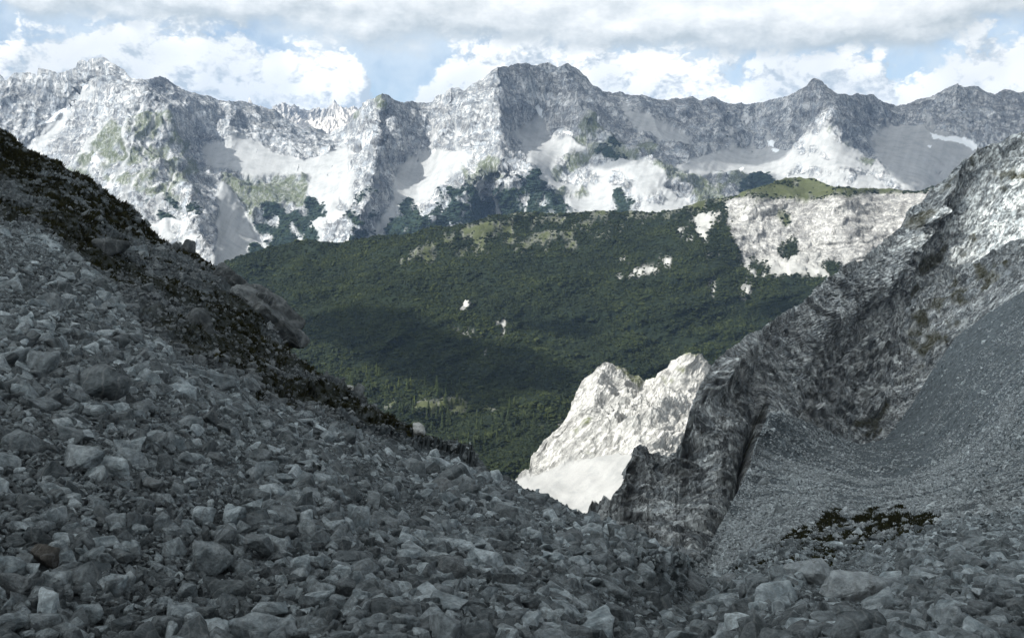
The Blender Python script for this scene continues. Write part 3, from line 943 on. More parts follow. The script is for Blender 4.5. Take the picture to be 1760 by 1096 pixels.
RC = classes(px, py, [(SC, [(860, 840), (905, 815), (960, 800), (1000, 785), (1060, 775), (1110, 790), (1250, 800), (1250, 970), (760, 970), (800, 880)], 1),
                      (GR, [(1051, 626), (1080, 634), (1110, 655), (1100, 664), (1082, 660), (1078, 645), (1060, 634)], 1),
                      (GR, [(1165, 612), (1180, 606), (1202, 608), (1200, 613), (1175, 614)], 1),
                      (GR, [(1010, 720), (1035, 700), (1025, 715), (985, 760), (960, 775)], 0.5), (GR, [(930, 812), (1000, 770), (1030, 765), (960, 800)], 0.42),
                      (GR, [(1140, 640), (1180, 630), (1190, 660), (1150, 670)], 0.3)], 3.0, 1.0)
blur = np.apply_along_axis(lambda a: np.convolve(a, np.ones(7) / 7, 'same'), 1, RC[..., 0])
rw = 1 - blur * 0.97
A_ = rid.P
dip = np.array([0.62, 0.15, 0.77]); al_ = (A_ * dip).sum(-1, keepdims=True)
Qr = A_ - al_ * dip * 0.86 + 3.0 * np.stack([fbm(A_, 25, 2, off=3.1), fbm(A_, 25, 2, off=4.1), fbm(A_, 25, 2, off=5.1)], -1)
hd = (fbm(Qr, 46, 2, 0.5, kind='ridged', off=1.0) - 0.45) * 15 * rw + (fbm(Qr, 17, 3, 0.55, kind='ridged', off=2.0) - 0.45) * 6.5 * rw + (fbm(Qr, 5.5, 2, 0.55, kind='ridged', off=7.0) - 0.45) * 1.6 * rw + facet(A_, 16, 2.0, dip, 0.6) * 2.0 * rw + fbm(A_, 70, 3, off=8.8) * 4
for ln, a, w in [([(1108, 656), (1085, 690), (1068, 722), (1050, 750)], -6, 7), ([(1037, 628), (1020, 700), (985, 770)], 8, 16), ([(1179, 610), (1150, 680), (1100, 760)], 10, 18)]:
    s, _ = segdist(px, py, ln)
    hd += a * np.exp(-s / w)
hd *= 0.6 + 0.4 * sst(0, 30, rid.rows - 1.0 - np.arange(rid.rows))[:, None]
rid.displace(hd)
MAT_RIDGE = rock_terrain('pale_ridge', (0.36, 0.36, 0.345, 1), (0.52, 0.515, 0.49, 1), (0.34, 0.342, 0.335, 1), (0.13, 0.15, 0.045, 1), (0.03, 0.04, 0.02, 1), 3.0, 1.2, crack=0.8, lean=(0.6, 0.2, 0.75), stretch=0.2, contrast=0.8, sharp=0.6)
o = rid.build('sunlit_ridge', MAT_RIDGE, {'cls': RC, 'tone': np.clip(0.55 + 0.3 * n2(px + py * 0.9, py, 12, 4, 7.7, sy=0.25), 0, 1.1)})
tag(o, 'bright limestone ridge with white scree in the gap of the valley', kind='structure')
SHADE.append((rid.P[::3, ::3].reshape(-1, 3), np.zeros(rid.P[::3, ::3].shape[:2]).ravel()))

# ================================================================== NEAR GROUND (left scree slope, gully, right talus bowl)
CREST = [(-500, -60), (-200, 130), (0, 222), (16, 234), (41, 253), (66, 265), (99, 285), (123, 298), (152, 306), (177, 326), (205, 349), (230, 357), (246, 374), (263, 398), (279, 414),
         (292, 420), (316, 428), (349, 446), (370, 455), (394, 470), (420, 495), (440, 520), (470, 560), (499, 607), (513, 617), (534, 633), (575, 654), (592, 660), (601, 670), (642, 697), (688, 724), (710, 733),
         (724, 742), (761, 759), (807, 781), (825, 793), (850, 813), (884, 827), (896, 838), (941, 852), (987, 879), (1010, 891), (1030, 896), (1080, 915), (1130, 940), (1190, 966), (1215, 940), (1240, 900), (1265, 850), (1290, 800), (1305, 750), (1320, 712),
         (1340, 706), (1400, 730), (1440, 750), (1480, 764), (1520, 754), (1570, 692), (1600, 640), (1640, 582), (1700, 537), (1760, 500), (1900, 440), (2100, 380)]
G_CTRL = [(-300, 1096, 6.5), (0, 1096, 7.5), (400, 1096, 8.2), (880, 1096, 9.2), (1300, 1096, 10.5), (1760, 1096, 10), (2100, 1096, 9.5), (0, 1200, 6.3), (880, 1200, 7.2), (1760, 1200, 7.5),
          (-300, 800, 11), (0, 800, 12.5), (300, 800, 15), (600, 850, 18), (900, 950, 18.5), (-300, 500, 25), (0, 600, 21), (200, 600, 27), (400, 650, 34), (0, 450, 38), (150, 450, 50), (0, 350, 62),
          (-300, 80, 110), (0, 228, 110), (130, 300, 100), (260, 400, 88), (380, 462, 76), (505, 612, 58), (600, 700, 43), (700, 730, 45), (830, 797, 38), (700, 850, 24), (900, 900, 25), (1030, 896, 32), (1100, 980, 22), (1170, 960, 33),
          (1300, 1000, 28), (1420, 1000, 25), (1600, 1000, 19), (1760, 1000, 17), (1450, 955, 52), (1450, 890, 92), (1580, 890, 82), (1760, 880, 62), (1600, 950, 34),
          (1190, 966, 70), (1240, 900, 115), (1290, 800, 165), (1320, 712, 215), (1400, 730, 235), (1480, 764, 236), (1570, 692, 243), (1640, 582, 250), (1760, 500, 238), (2100, 380, 218), (1600, 800, 160), (1760, 700, 140), (2100, 700, 105), (2100, 900, 50), (1400, 850, 125)]
def deep(c):
    return [(x, y, d if d < 70 else d * (1 + 0.55 * min(1.0, (d - 70) / 150.0) * min(1.0, max(0.0, (x - 1238) / 362.0)))) for x, y, d in c]


g_f = rbf(deep(G_CTRL), log=True, smooth=2e-5)
CRf = line_fn(CREST)
gnd = Sheet(-330, 2080, 2.6, lambda x: CRf(x) + (6.0 * n2(x, x * 0, 30, 4, 6.6) - 5.0 * np.abs(n2(x, x * 0, 11, 3, 8.6))) * sst(880, 760, x), line_fn([(-500, 1230), (2200, 1230)]), 330, g_f, back=(5, 6.0, 0.9), power=0.85)
px, py = gnd.PX, gnd.PY
MOSS_POLY = [(-330, 0), (0, 215), (66, 255), (152, 300), (205, 340), (260, 390), (349, 440), (394, 465), (440, 515), (499, 600), (592, 655), (642, 690), (761, 752), (850, 805), (840, 822), (760, 785), (690, 765), (620, 745),
             (560, 715), (500, 705), (440, 690), (425, 655), (330, 625), (240, 570), (200, 500), (130, 440), (60, 385), (0, 375), (-330, 250)]
MOUND = [(1255, 985), (1300, 955), (1380, 912), (1450, 884), (1560, 876), (1625, 892), (1580, 915), (1500, 950), (1440, 975), (1330, 992)]
wxx = px + n2(px, py, 40, 3, 1.2) * 14; wyy = py + n2(px, py, 40, 3, 3.2) * 14
inm = inpoly(wxx, wyy, MOSS_POLY).astype(float)
inm2 = inpoly(wxx, wyy, MOUND).astype(float)
Pn = gnd.P
mossn = fbm(Pn, 7, 5, 0.6, off=2.5)
GC = np.zeros(px.shape + (4,))
GC[..., 1] = np.clip(inm * sst(-0.12, 0.06, mossn) + inm2 * sst(-0.10, 0.02, n2(px + 0.6 * py, py, 30, 5, 1.5, sx=0.8, sy=1.6) + 0.04), 0, 1)
dist = gnd.D
sc_ = np.clip(dist / 40, 0.15, 4)
hd = fbm(Pn, 9, 4, 0.5, off=0.4) * 0.35 * np.clip(sc_, 0.3, 1.4)
hd += inm * ((fbm(Pn, 7, 5, 0.6, kind='ridged', off=1.4) - 0.4) * 2.2 + facet(Pn, 5.0, 1.0, (0.6, 0.3, -0.6), 0.5) * 0.6)
farr = sst(70, 150, dist)
Qb = np.stack([Pn[..., 0], Pn[..., 1], Pn[..., 2]], -1)
hd += farr * (fbm(Qb, 40, 5, 0.55, off=5.4) * 2.6)
hd += farr * sst(0.1, 0.4, fbm(Pn * np.array([1, 1, 2.0]), 60, 3, off=7.7)) * (fbm(Pn, 14, 5, 0.62, kind='ridged', off=3.4) - 0.3) * 4.0
edge = np.minimum(1, (gnd.rows - 1 - np.arange(gnd.rows)) / 8.0)[:, None]
hd *= (0.25 + 0.75 * edge)
gnd.displace(hd, 5.0)
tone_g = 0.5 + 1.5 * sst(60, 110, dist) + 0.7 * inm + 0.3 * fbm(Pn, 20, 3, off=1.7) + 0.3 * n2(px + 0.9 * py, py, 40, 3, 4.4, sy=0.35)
MAT_GROUND = rock_terrain('scree_ground', (0.032, 0.040, 0.044, 1), (0.105, 0.124, 0.134, 1), (0.10, 0.11, 0.115, 1), (0.022, 0.025, 0.012, 1), (0.02, 0.02, 0.01, 1), 0.35, 0.16, grass2=(0.013, 0.015, 0.009, 1), crack=0.9)  # rock tones darkened to stand in for shade in the gaps between stones
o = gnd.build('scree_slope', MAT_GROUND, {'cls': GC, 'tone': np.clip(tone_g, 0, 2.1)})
tag(o, 'grey scree ground running down from the left slope into the gully', kind='structure')
SHADE.append((gnd.P[::3, ::3].reshape(-1, 3), np.ones(gnd.P[::3, ::3].shape[:2]).ravel()))

# ================================================================== RIGHT ROCK WALLS
WALL_LINE = [(1000, 910), (1015, 893), (1020, 878), (1026, 862), (1033, 853), (1042, 856), (1050, 858), (1055, 850), (1066, 838), (1073, 825), (1079, 806), (1084, 788), (1090, 771), (1099, 765), (1110, 767), (1114, 778), (1119, 780), (1128, 776), (1138, 784), (1147, 786), (1160, 778),
             (1170, 761), (1176, 745), (1183, 715), (1190, 695), (1200, 670), (1212, 645), (1226, 622), (1238, 613), (1247, 605), (1284, 578), (1329, 551), (1366, 528), (1400, 505), (1404, 494), (1420, 478), (1456, 453), (1483, 447), (1502, 427),
             (1535, 403), (1546, 389), (1552, 372), (1561, 359), (1585, 349), (1601, 323), (1623, 307), (1650, 285), (1683, 266), (1716, 249), (1760, 230), (1850, 190), (2100, 110)]
wall_f = rbf(deep([(1017, 893, 150), (1030, 860, 158), (1100, 770, 190), (1150, 786, 205), (1175, 750, 222), (1190, 695, 245), (1238, 613, 292), (1330, 551, 330), (1404, 494, 362), (1500, 430, 398), (1560, 360, 412), (1650, 285, 418), (1760, 230, 412), (2100, 110, 350),
              (1090, 920, 138), (1150, 960, 120), (1190, 970, 112), (1240, 905, 135), (1290, 805, 182), (1320, 715, 228), (1400, 735, 246), (1480, 768, 248), (1230, 750, 218), (1260, 680, 262), (1170, 850, 176), (1350, 640, 298), (1400, 600, 330), (1450, 540, 365), (1440, 650, 318),
              (1540, 500, 385), (1620, 420, 394), (1700, 330, 400), (1760, 300, 394), (1760, 420, 366), (1600, 520, 366), (1760, 520, 343), (2100, 300, 325), (2100, 520, 290), (1000, 1000, 115), (1190, 1040, 100), (1480, 850, 215), (1600, 700, 320), (2100, 700, 260), (1760, 700, 300)]), smooth=1e-5)
WB = line_fn([(990, 980), (1190, 1010), (1240, 950), (1290, 850), (1320, 770), (1480, 830), (1560, 800), (1640, 700), (1760, 640), (2100, 560)])
WLf = line_fn(WALL_LINE)
wall = Sheet(992, 2080, 1.45, lambda x: WLf(x) + 5.0 * n2(x, x * 0, 24, 4, 6.0) - 3.0 * np.abs(n2(x, x * 0, 9, 3, 8.0)), WB, 330, wall_f, back=(6, 10.0, 1.0))


px, py = wall.PX, wall.PY
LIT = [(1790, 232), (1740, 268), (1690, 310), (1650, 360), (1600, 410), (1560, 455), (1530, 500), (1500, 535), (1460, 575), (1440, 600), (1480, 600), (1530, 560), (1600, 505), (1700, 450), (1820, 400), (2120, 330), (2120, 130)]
sdist, _ = segdist(px, py, [(1790, 240), (1700, 305), (1650, 360), (1600, 408), (1560, 455), (1520, 505), (1470, 560), (1440, 600)])
ampw = wall.D / 40.0
fw = sst(230, 430, wall.D)
hd = crag(wall.P, 44, 13, 1.0) * fw + crag(wall.P, 22, 6.0, 5.0) * (1 - fw)
slab = box(inpoly(px, py, LIT).astype(float), 6, 6)  # mask of the sunlit patch: smoother relief and a paler tone
hd *= 1 - 0.55 * slab
# the outer rib stands proud of the bright slabs to its right
hd += 12 * np.exp(-((segdist(px, py, [(1700, 275), (1620, 350), (1560, 420), (1500, 490), (1420, 560)])[0]) / 26) ** 2)
for ln, a, w in [([(1300, 715), (1290, 760), (1262, 850), (1215, 930)], -12, 10), ([(1240, 612), (1236, 680), (1200, 760)], 7, 12), ([(1330, 560), (1300, 640), (1300, 700)], -5, 10), ([(1440, 470), (1400, 570), (1370, 640)], 5, 10), ([(1380, 700), (1420, 740), (1475, 770)], -6, 8)]:
    hd += a * np.exp(-segdist(px, py, ln)[0] / w)
edge = sst(0, 34, wall.rows - 1.0 - np.arange(wall.rows))[:, None]
hd *= 0.30 + 0.70 * edge
wall.displace(hd, 2.4)
WC = classes(px, py, [(GR, [(1570, 460), (1600, 430), (1630, 425), (1620, 445), (1595, 470), (1580, 475)], 0.9), (GR, [(1640, 440), (1652, 425), (1640, 465)], 0.7),
                      (GR, [(1680, 300), (1740, 260), (1770, 270), (1770, 330), (1720, 350), (1690, 330)], 0.42), (GR, [(1540, 520), (1580, 470), (1680, 380), (1700, 400), (1600, 500), (1550, 540)], 0.28),
                      (GR, [(1650, 290), (1740, 250), (1600, 370), (1540, 420), (1550, 380)], 0.30), (GR, [(1350, 690), (1400, 715), (1480, 768), (1440, 760), (1380, 725)], 0.7),
                      (GR, [(1290, 700), (1320, 700), (1320, 800), (1270, 860), (1280, 780)], 0.35)], 6, 2.0)
MAT_WALL = rock_terrain('wall_limestone', (0.25, 0.278, 0.292, 1), (0.52, 0.555, 0.56, 1), (0.2, 0.2, 0.2, 1), (0.07, 0.068, 0.022, 1), (0.02, 0.02, 0.01, 1), 1.5, 0.8, grass2=(0.032, 0.03, 0.014, 1), crack=1.3, lean=(0.5, 0.1, 0.86), stretch=0.38, contrast=1.15, sharp=0.42)
o = wall.build('rock_wall', MAT_WALL, {'cls': WC, 'tone': np.clip(0.5 + 0.25 * fbm(wall.P, 30, 4, off=3.0) + 0.38 * facet(wall.P, 9, 6.0, (0.55, 0.1, 0.8), 0.6) + 0.38 * facet(wall.P, 3.2, 7.0, (0.55, 0.1, 0.8), 0.4) + slab * 0.22, -0.3, 1.4)})  # sunlight painted in: rock tone made paler over the sunlit patch
tag(o, 'rugged grey rock wall rising to the right above the gully', kind='structure')
lit = inpoly(px, py, LIT)
SHADE.append((wall.P[::2, ::2].reshape(-1, 3), 1.0 - lit[::2, ::2].astype(float).ravel()))

SPUR_LINE = [(1330, 760), (1360, 735), (1380, 705), (1400, 670), (1425, 640), (1450, 612), (1475, 590), (1500, 570), (1540, 540), (1575, 512), (1600, 492), (1640, 466), (1680, 448), (1715, 424), (1735, 412), (1760, 410), (1840, 400), (2100, 330)]
spur_f = rbf(deep([(1330, 745, 228), (1400, 735, 240), (1480, 766, 242), (1570, 696, 249), (1640, 586, 256), (1760, 504, 244), (2100, 384, 224), (1400, 680, 268), (1450, 612, 312), (1540, 540, 328), (1640, 466, 326), (1760, 410, 312), (2100, 330, 262),
              (1480, 680, 282), (1560, 600, 298), (1660, 500, 303), (1500, 830, 215), (1640, 700, 225), (1760, 600, 212), (2100, 500, 200)]), smooth=1e-5)
SB = line_fn([(1330, 800), (1400, 780), (1480, 810), (1570, 750), (1640, 640), (1760, 560), (2100, 450)])
spur = Sheet(1335, 2080, 1.45, line_fn(SPUR_LINE), SB, 210, spur_f, back=(5, 8.0, 0.9))
px, py = spur.PX, spur.PY
hd = crag(spur.P, 34, 10, 7.0) * np.clip(0.25 + (np.arange(spur.rows)[:, None] / spur.rows) * 1.2, 0, 1)
edge = np.minimum(1, (spur.rows - 1 - np.arange(spur.rows)) / 10.0)[:, None]
hd *= 0.35 + 0.65 * edge
hd *= sst(1335, 1420, px) * 0.8 + 0.2
spur.displace(hd, 2.4)
SPC = classes(px, py, [(GR, [(1560, 560), (1640, 480), (1760, 420), (1760, 450), (1660, 540), (1600, 620), (1560, 660)], 0.40), (GR, [(1440, 745), (1500, 700), (1560, 700), (1500, 760)], 0.3)], 6, 5.0)
o = spur.build('rock_spur', MAT_WALL, {'cls': SPC, 'tone': np.clip(0.36 + 0.25 * fbm(spur.P, 25, 4, off=3.0) + 0.38 * facet(spur.P, 7, 6.0, (0.55, 0.1, 0.8), 0.6) + 0.38 * facet(spur.P, 2.6, 7.0, (0.55, 0.1, 0.8), 0.4), -0.3, 1.3)})
tag(o, 'dark rocky spur above the talus bowl, in front of the bright slabs', kind='structure')
SHADE.append((spur.P[::2, ::2].reshape(-1, 3), np.ones(spur.P[::2, ::2].shape[:2]).ravel()))

# ================================================================== VALLEY FLOOR (hidden base so nothing floats)
fl = np.array([[-16000, -3000, -760], [16000, -3000, -760], [16000, 20000, -760], [-16000, 20000, -760]], float)
MAT_FLOOR, N_, b_ = principled('valley_ground')
N_.put(b_.inputs['Base Color'], N_.mix(N_.noise(None, 0.01, 4), (0.03, 0.05, 0.02, 1), (0.12, 0.12, 0.09, 1)))
o = link_mesh('valley_floor', fl, np.array([0, 1, 2, 3]), np.array([4]), MAT_FLOOR)
tag(o, kind='structure')

# ================================================================== STONES, TURF, TREES
def stone_material(name, a, b_col, lichen=0.35, scale=1.0, rand=0.5):
    m, N, b = principled(name, 0.92)
    tc = N.n('ShaderNodeTexCoord')
    oi = N.n('ShaderNodeObjectInfo')
    P = N.vm('ADD', tc.outputs['Object'], N.vm('MULTIPLY', oi.outputs['Random'], (37.0, 11.0, 5.0)))
    n1 = N.noise(P, 1.3 * scale, 8, 0.65)
    n2_ = N.noise(P, 6.0 * scale, 8, 0.72)
    n3 = N.noise(P, 22.0 * scale, 4, 0.7)
    col = N.mix(N.step(n1, 0.34, 0.66), a, b_col)
    r = N.m('ADD', 1 - rand * 0.45, N.m('MULTIPLY', N.m('POWER', oi.outputs['Random'], 1.8), rand * 1.15))
    f = N.m('MULTIPLY', N.step(n2_, 0.38, 0.62, 0.72, 1.2), r)
    wav = N.n('ShaderNodeTexWave')
    N.link(P, wav.inputs['Vector'])
    wav.inputs['Scale'].default_value = 0.9 * scale
    wav.inputs['Distortion'].default_value = 9.0
    wav.inputs['Detail'].default_value = 4.0
    vein = N.step(wav.outputs['Fac'], 0.93, 1.0, 0.0, 0.28)
    g = N.n('ShaderNodeCombineColor')
    for i in range(3):
        N.put(g.inputs[i], f)
    col = N.mix(1.0, col, g.outputs[0], 'MULTIPLY')
    col = N.mix(vein, col, (0.30, 0.32, 0.32, 1))
    col = N.mix(N.step(N.noise(P, 3.1 * scale, 6, 0.7), 0.56, 0.70, 0, lichen), col, (0.035, 0.036, 0.034, 1))
    N.put(b.inputs['Base Color'], col)
    bm = N.n('ShaderNodeBump')
    bm.inputs['Distance'].default_value = 0.10
    bm.inputs['Strength'].default_value = 0.9
    N.put(bm.inputs['Height'], N.m('ADD', n2_, N.m('MULTIPLY', n3, 0.35)))
    N.link(bm.outputs[0], b.inputs['Normal'])
    return m


M_STONE = stone_material('grey_limestone', (0.145, 0.178, 0.194, 1), (0.335, 0.382, 0.403, 1), rand=1.1)
M_DARK = stone_material('dark_limestone', (0.14, 0.163, 0.174, 1), (0.24, 0.268, 0.28, 1), rand=0.2)
M_BROWN = stone_material('brownish_limestone', (0.085, 0.082, 0.076, 1), (0.13, 0.125, 0.115, 1), 0.6, rand=0.2)
M_PALE = stone_material('pale_limestone', (0.42, 0.44, 0.44, 1), (0.58, 0.60, 0.59, 1), 0.45, rand=0.15)
M_SPECK = stone_material('speckled_limestone', (0.22, 0.255, 0.272, 1), (0.35, 0.39, 0.408, 1), 0.8, rand=0.1)
M_CRAG = stone_material('crag_limestone', (0.050, 0.058, 0.062, 1), (0.155, 0.172, 0.178, 1), 0.95, rand=0.1)
M_FAR_STONE = stone_material('talus_limestone', (0.25, 0.288, 0.304, 1), (0.40, 0.443, 0.46, 1), rand=0.6)


def stone_mesh(name, seed, detail, mat, dims=(1, 0.8, 0.62), rounded=0.0, npts=13):
    r = random.Random(seed)
    bm = bmesh.new()
    for i in range(npts):
        while True:
            v = Vector([r.uniform(-1, 1) for _ in range(3)])
            if 0.55 < v.length < 1.25:
                break
        v = v.normalized() * r.uniform(0.82, 1.05) if rounded else Vector([max(-0.85, min(0.85, c * 1.25)) for c in v])
        bm.verts.new((v.x * dims[0] * 0.55, v.y * dims[1] * 0.55, v.z * dims[2] * 0.55))
    res = bmesh.ops.convex_hull(bm, input=bm.verts[:])
    bad = [v for v in bm.verts if not v.link_faces]
    bmesh.ops.delete(bm, geom=bad, context='VERTS')
    bmesh.ops.dissolve_limit(bm, angle_limit=math.radians(14 if not rounded else 5), verts=bm.verts[:], edges=bm.edges[:])
    bmesh.ops.bevel(bm, geom=bm.edges[:], offset=0.035 if not rounded else 0.09, segments=1, affect='EDGES', clamp_overlap=True)
    bmesh.ops.triangulate(bm, faces=bm.faces[:])
    if detail:
        for it in range(detail):
            longe = [e for e in bm.edges if e.calc_length() > 0.16 / (1 + it * 0.8)]
            bmesh.ops.subdivide_edges(bm, edges=longe, cuts=1)
            bmesh.ops.triangulate(bm, faces=bm.faces[:])
        V = np.array([v.co[:] for v in bm.verts])
        nrm = np.array([v.normal[:] for v in bm.verts])
        o_ = seed * 0.37 + 3
        h = fbm(V, 0.75, 4, 0.55, off=o_) * 0.075
        t = fbm(V * np.array([1, 1, 1.8]), 0.5, 3, 0.5, off=o_ + 1) * 5
        h += (np.floor(t) + sst(0, 0.3, t - np.floor(t)) - t) * 0.022
        h += (fbm(V, 0.22, 3, 0.6, kind='ridged', off=o_) - 0.5) * 0.028
        V2 = V + nrm * h[:, None]
        for v, c in zip(bm.verts, V2):
            v.co = c
    me = bpy.data.meshes.new(name)
    bm.normal_update()
    bm.to_mesh(me)
    bm.free()
    me.polygons.foreach_set('use_smooth', np.full(len(me.polygons), bool(rounded)))
    me.materials.append(mat)
    return me


GP = gnd.P
GN_ = grid_normals(GP)
GN_ *= np.sign((GN_ * -GP).sum(-1, keepdims=True))
GPY = gnd.PY


def ground_at(px_, py_):
    c = int(round((px_ - gnd.px[0]) / (gnd.px[1] - gnd.px[0])))
    c = max(0, min(len(gnd.px) - 1, c))
    r = int(np.argmin(np.abs(GPY[:, c] - py_)))
    # follow the displaced surface
    X, Y = project(GP[:, c])
    r = int(np.argmin(np.abs(Y - py_)))
    r = min(r, gnd.rows - 2)
    return GP[r, c], GN_[r, c]


def cell_data(sheet, P=None):
    P = sheet.P if P is None else P
    a = P[:-1, :-1]; b = P[:-1, 1:]; c = P[1:, :-1]; d = P[1:, 1:]
    A = 0.5 * np.linalg.norm(np.cross(d - a, c - b), axis=-1)
    return A


def sample(sheet, lam, rng):
    """Poisson points on a sheet with an expected count per cell"""
    cnt = rng.poisson(lam)
    j, i = np.nonzero(cnt)
    k = cnt[j, i]
    j = np.repeat(j, k); i = np.repeat(i, k)
    u = rng.random(len(j))[:, None]; v = rng.random(len(j))[:, None]
    P = sheet.P
    pos = (P[j, i] * (1 - u) + P[j, i + 1] * u) * (1 - v) + (P[j + 1, i] * (1 - u) + P[j + 1, i + 1] * u) * v
    return pos, j, i


def cloud_of_points(name, pos, rot, scl, idx, templates, tagtext):
    me = bpy.data.meshes.new(name)
    me.vertices.add(len(pos))
    me.vertices.foreach_set('co', np.ascontiguousarray(pos, np.float32).ravel())
    for nm, ty, arr in (('rot', 'FLOAT_VECTOR', rot), ('scl', 'FLOAT_VECTOR', scl)):
        a = me.attributes.new(nm, ty, 'POINT')
        a.data.foreach_set('vector', np.ascontiguousarray(arr, np.float32).ravel())
    a = me.attributes.new('pick', 'INT', 'POINT')
    a.data.foreach_set('value', np.ascontiguousarray(idx, np.int32))
    me.materials.append(templates[0].materials[0])
    o = bpy.data.objects.new(name, me)
    COL.objects.link(o)
    src = bpy.data.collections.new(name + '_kinds')
    for q, t in enumerate(templates):
        ob = bpy.data.objects.new('%s_kind_%02d' % (name, q), t)
        src.objects.link(ob)
    ng = bpy.data.node_groups.new(name + '_spread', 'GeometryNodeTree')
    ng.interface.new_socket('Geometry', in_out='INPUT', socket_type='NodeSocketGeometry')
    ng.interface.new_socket('Geometry', in_out='OUTPUT', socket_type='NodeSocketGeometry')
    N = NT(ng)
    gi = N.n('NodeGroupInput'); go = N.n('NodeGroupOutput')
    ci = N.n('GeometryNodeCollectionInfo')
    ci.inputs['Collection'].default_value = src
    ci.inputs['Separate Children'].default_value = True
    ci.inputs['Reset Children'].default_value = True

    def attr(nm, ty):
        nd = N.n('GeometryNodeInputNamedAttribute', data_type=ty)
        nd.inputs['Name'].default_value = nm
        return nd.outputs['Attribute']
    ip = N.n('GeometryNodeInstanceOnPoints')
    N.link(gi.outputs[0], ip.inputs['Points'])
    N.link(ci.outputs[0], ip.inputs['Instance'])
    ip.inputs['Pick Instance'].default_value = True
    N.link(attr('pick', 'INT'), ip.inputs['Instance Index'])
    e2r = N.n('FunctionNodeEulerToRotation')
    N.link(attr('rot', 'FLOAT_VECTOR'), e2r.inputs[0])
    N.link(e2r.outputs[0], ip.inputs['Rotation'])
    N.link(attr('scl', 'FLOAT_VECTOR'), ip.inputs['Scale'])
    N.link(ip.outputs[0], go.inputs[0])
    md = o.modifiers.new('spread', 'NODES')
    md.node_group = ng
    tag(o, tagtext, kind='stuff')
    return o


def euler_from_normals(nrm, rng, tilt=0.45):
    """random spin about a tilted surface normal -> XYZ eulers"""
    n = nrm + rng.normal(0, tilt, nrm.shape)
    n /= np.linalg.norm(n, axis=1, keepdims=True)
    a = rng.random(len(n)) * 2 * np.pi
    ref = np.stack([np.cos(a), np.sin(a), np.zeros_like(a)], 1)
    x = ref - n * (ref * n).sum(1, keepdims=True)
    x /= np.linalg.norm(x, axis=1, keepdims=True) + 1e-9
    y = np.cross(n, x)
    # rotation matrix columns x,y,n
    ry = -np.arcsin(np.clip(x[:, 2], -1, 1))
    rx = np.arctan2(y[:, 2], n[:, 2])
    rz = np.arctan2(x[:, 1], x[:, 0])
    return np.stack([rx, ry, rz], 1)


AREA = cell_data(gnd)
cD = gnd.P[:-1, :-1, 1]
cpx, cpy = gnd.PX[:-1, :-1], gnd.PY[:-1, :-1]
cP = gnd.P[:-1, :-1]
in_m = np.clip(inm[:-1, :-1] + inm2[:-1, :-1], 0, 1)
turf = GC[:-1, :-1, 1]
patch = fbm(cP, 6.0, 4, off=7.3)                  # coarse and fine patches in the scree
streak = n2(cpx + 0.9 * cpy, cpy, 120, 3, 2.2, sy=0.4)
inframe = (cpx > -160) & (cpx < 1920) & (cpy < 1190)
pos_l, nrm_l, size_l, D_l = [], [], [], []
for s, cov in ((0.07, 0.55), (0.12, 0.55), (0.20, 0.60), (0.32, 0.50), (0.50, 0.20), (0.80, 0.05), (1.3, 0.012), (2.2, 0.004)):
    pxs = s * F0 / cD
    dens = cov / (s * s * 0.55)
    lam = AREA * dens * inframe * (pxs > np.where(cD > 70, 2.7, 3.4)) * (pxs < 78)
    coarse = sst(-0.35, 0.25, patch + 0.5 * streak)
    if s > 0.15:
        lam = lam * (0.12 + 1.1 * coarse)
    lam = lam * np.where(in_m > 0.5, 0.13 if s < 1 else 0.6, 1.0) * np.where(inm2[:-1, :-1] > 0.5, 2.2, 1.0)
    lam = lam * np.where(turf > 0.5, 0.35, 1.0)
    lam = lam * np.where(cD > 70, 0.60 if s < 0.9 else 0.8, 1.0)
    p, j, i = sample(gnd, lam, RNG)
    pos_l.append(p); nrm_l.append(GN_[j, i]); D_l.append(cD[j, i])
    size_l.append(s * np.exp(RNG.normal(0, 0.22, len(p))))
pos = np.concatenate(pos_l); nrm = np.concatenate(nrm_l); siz = np.concatenate(size_l); dd = np.concatenate(D_l)
pxsize = siz * F0 / dd
print('stones', len(pos))

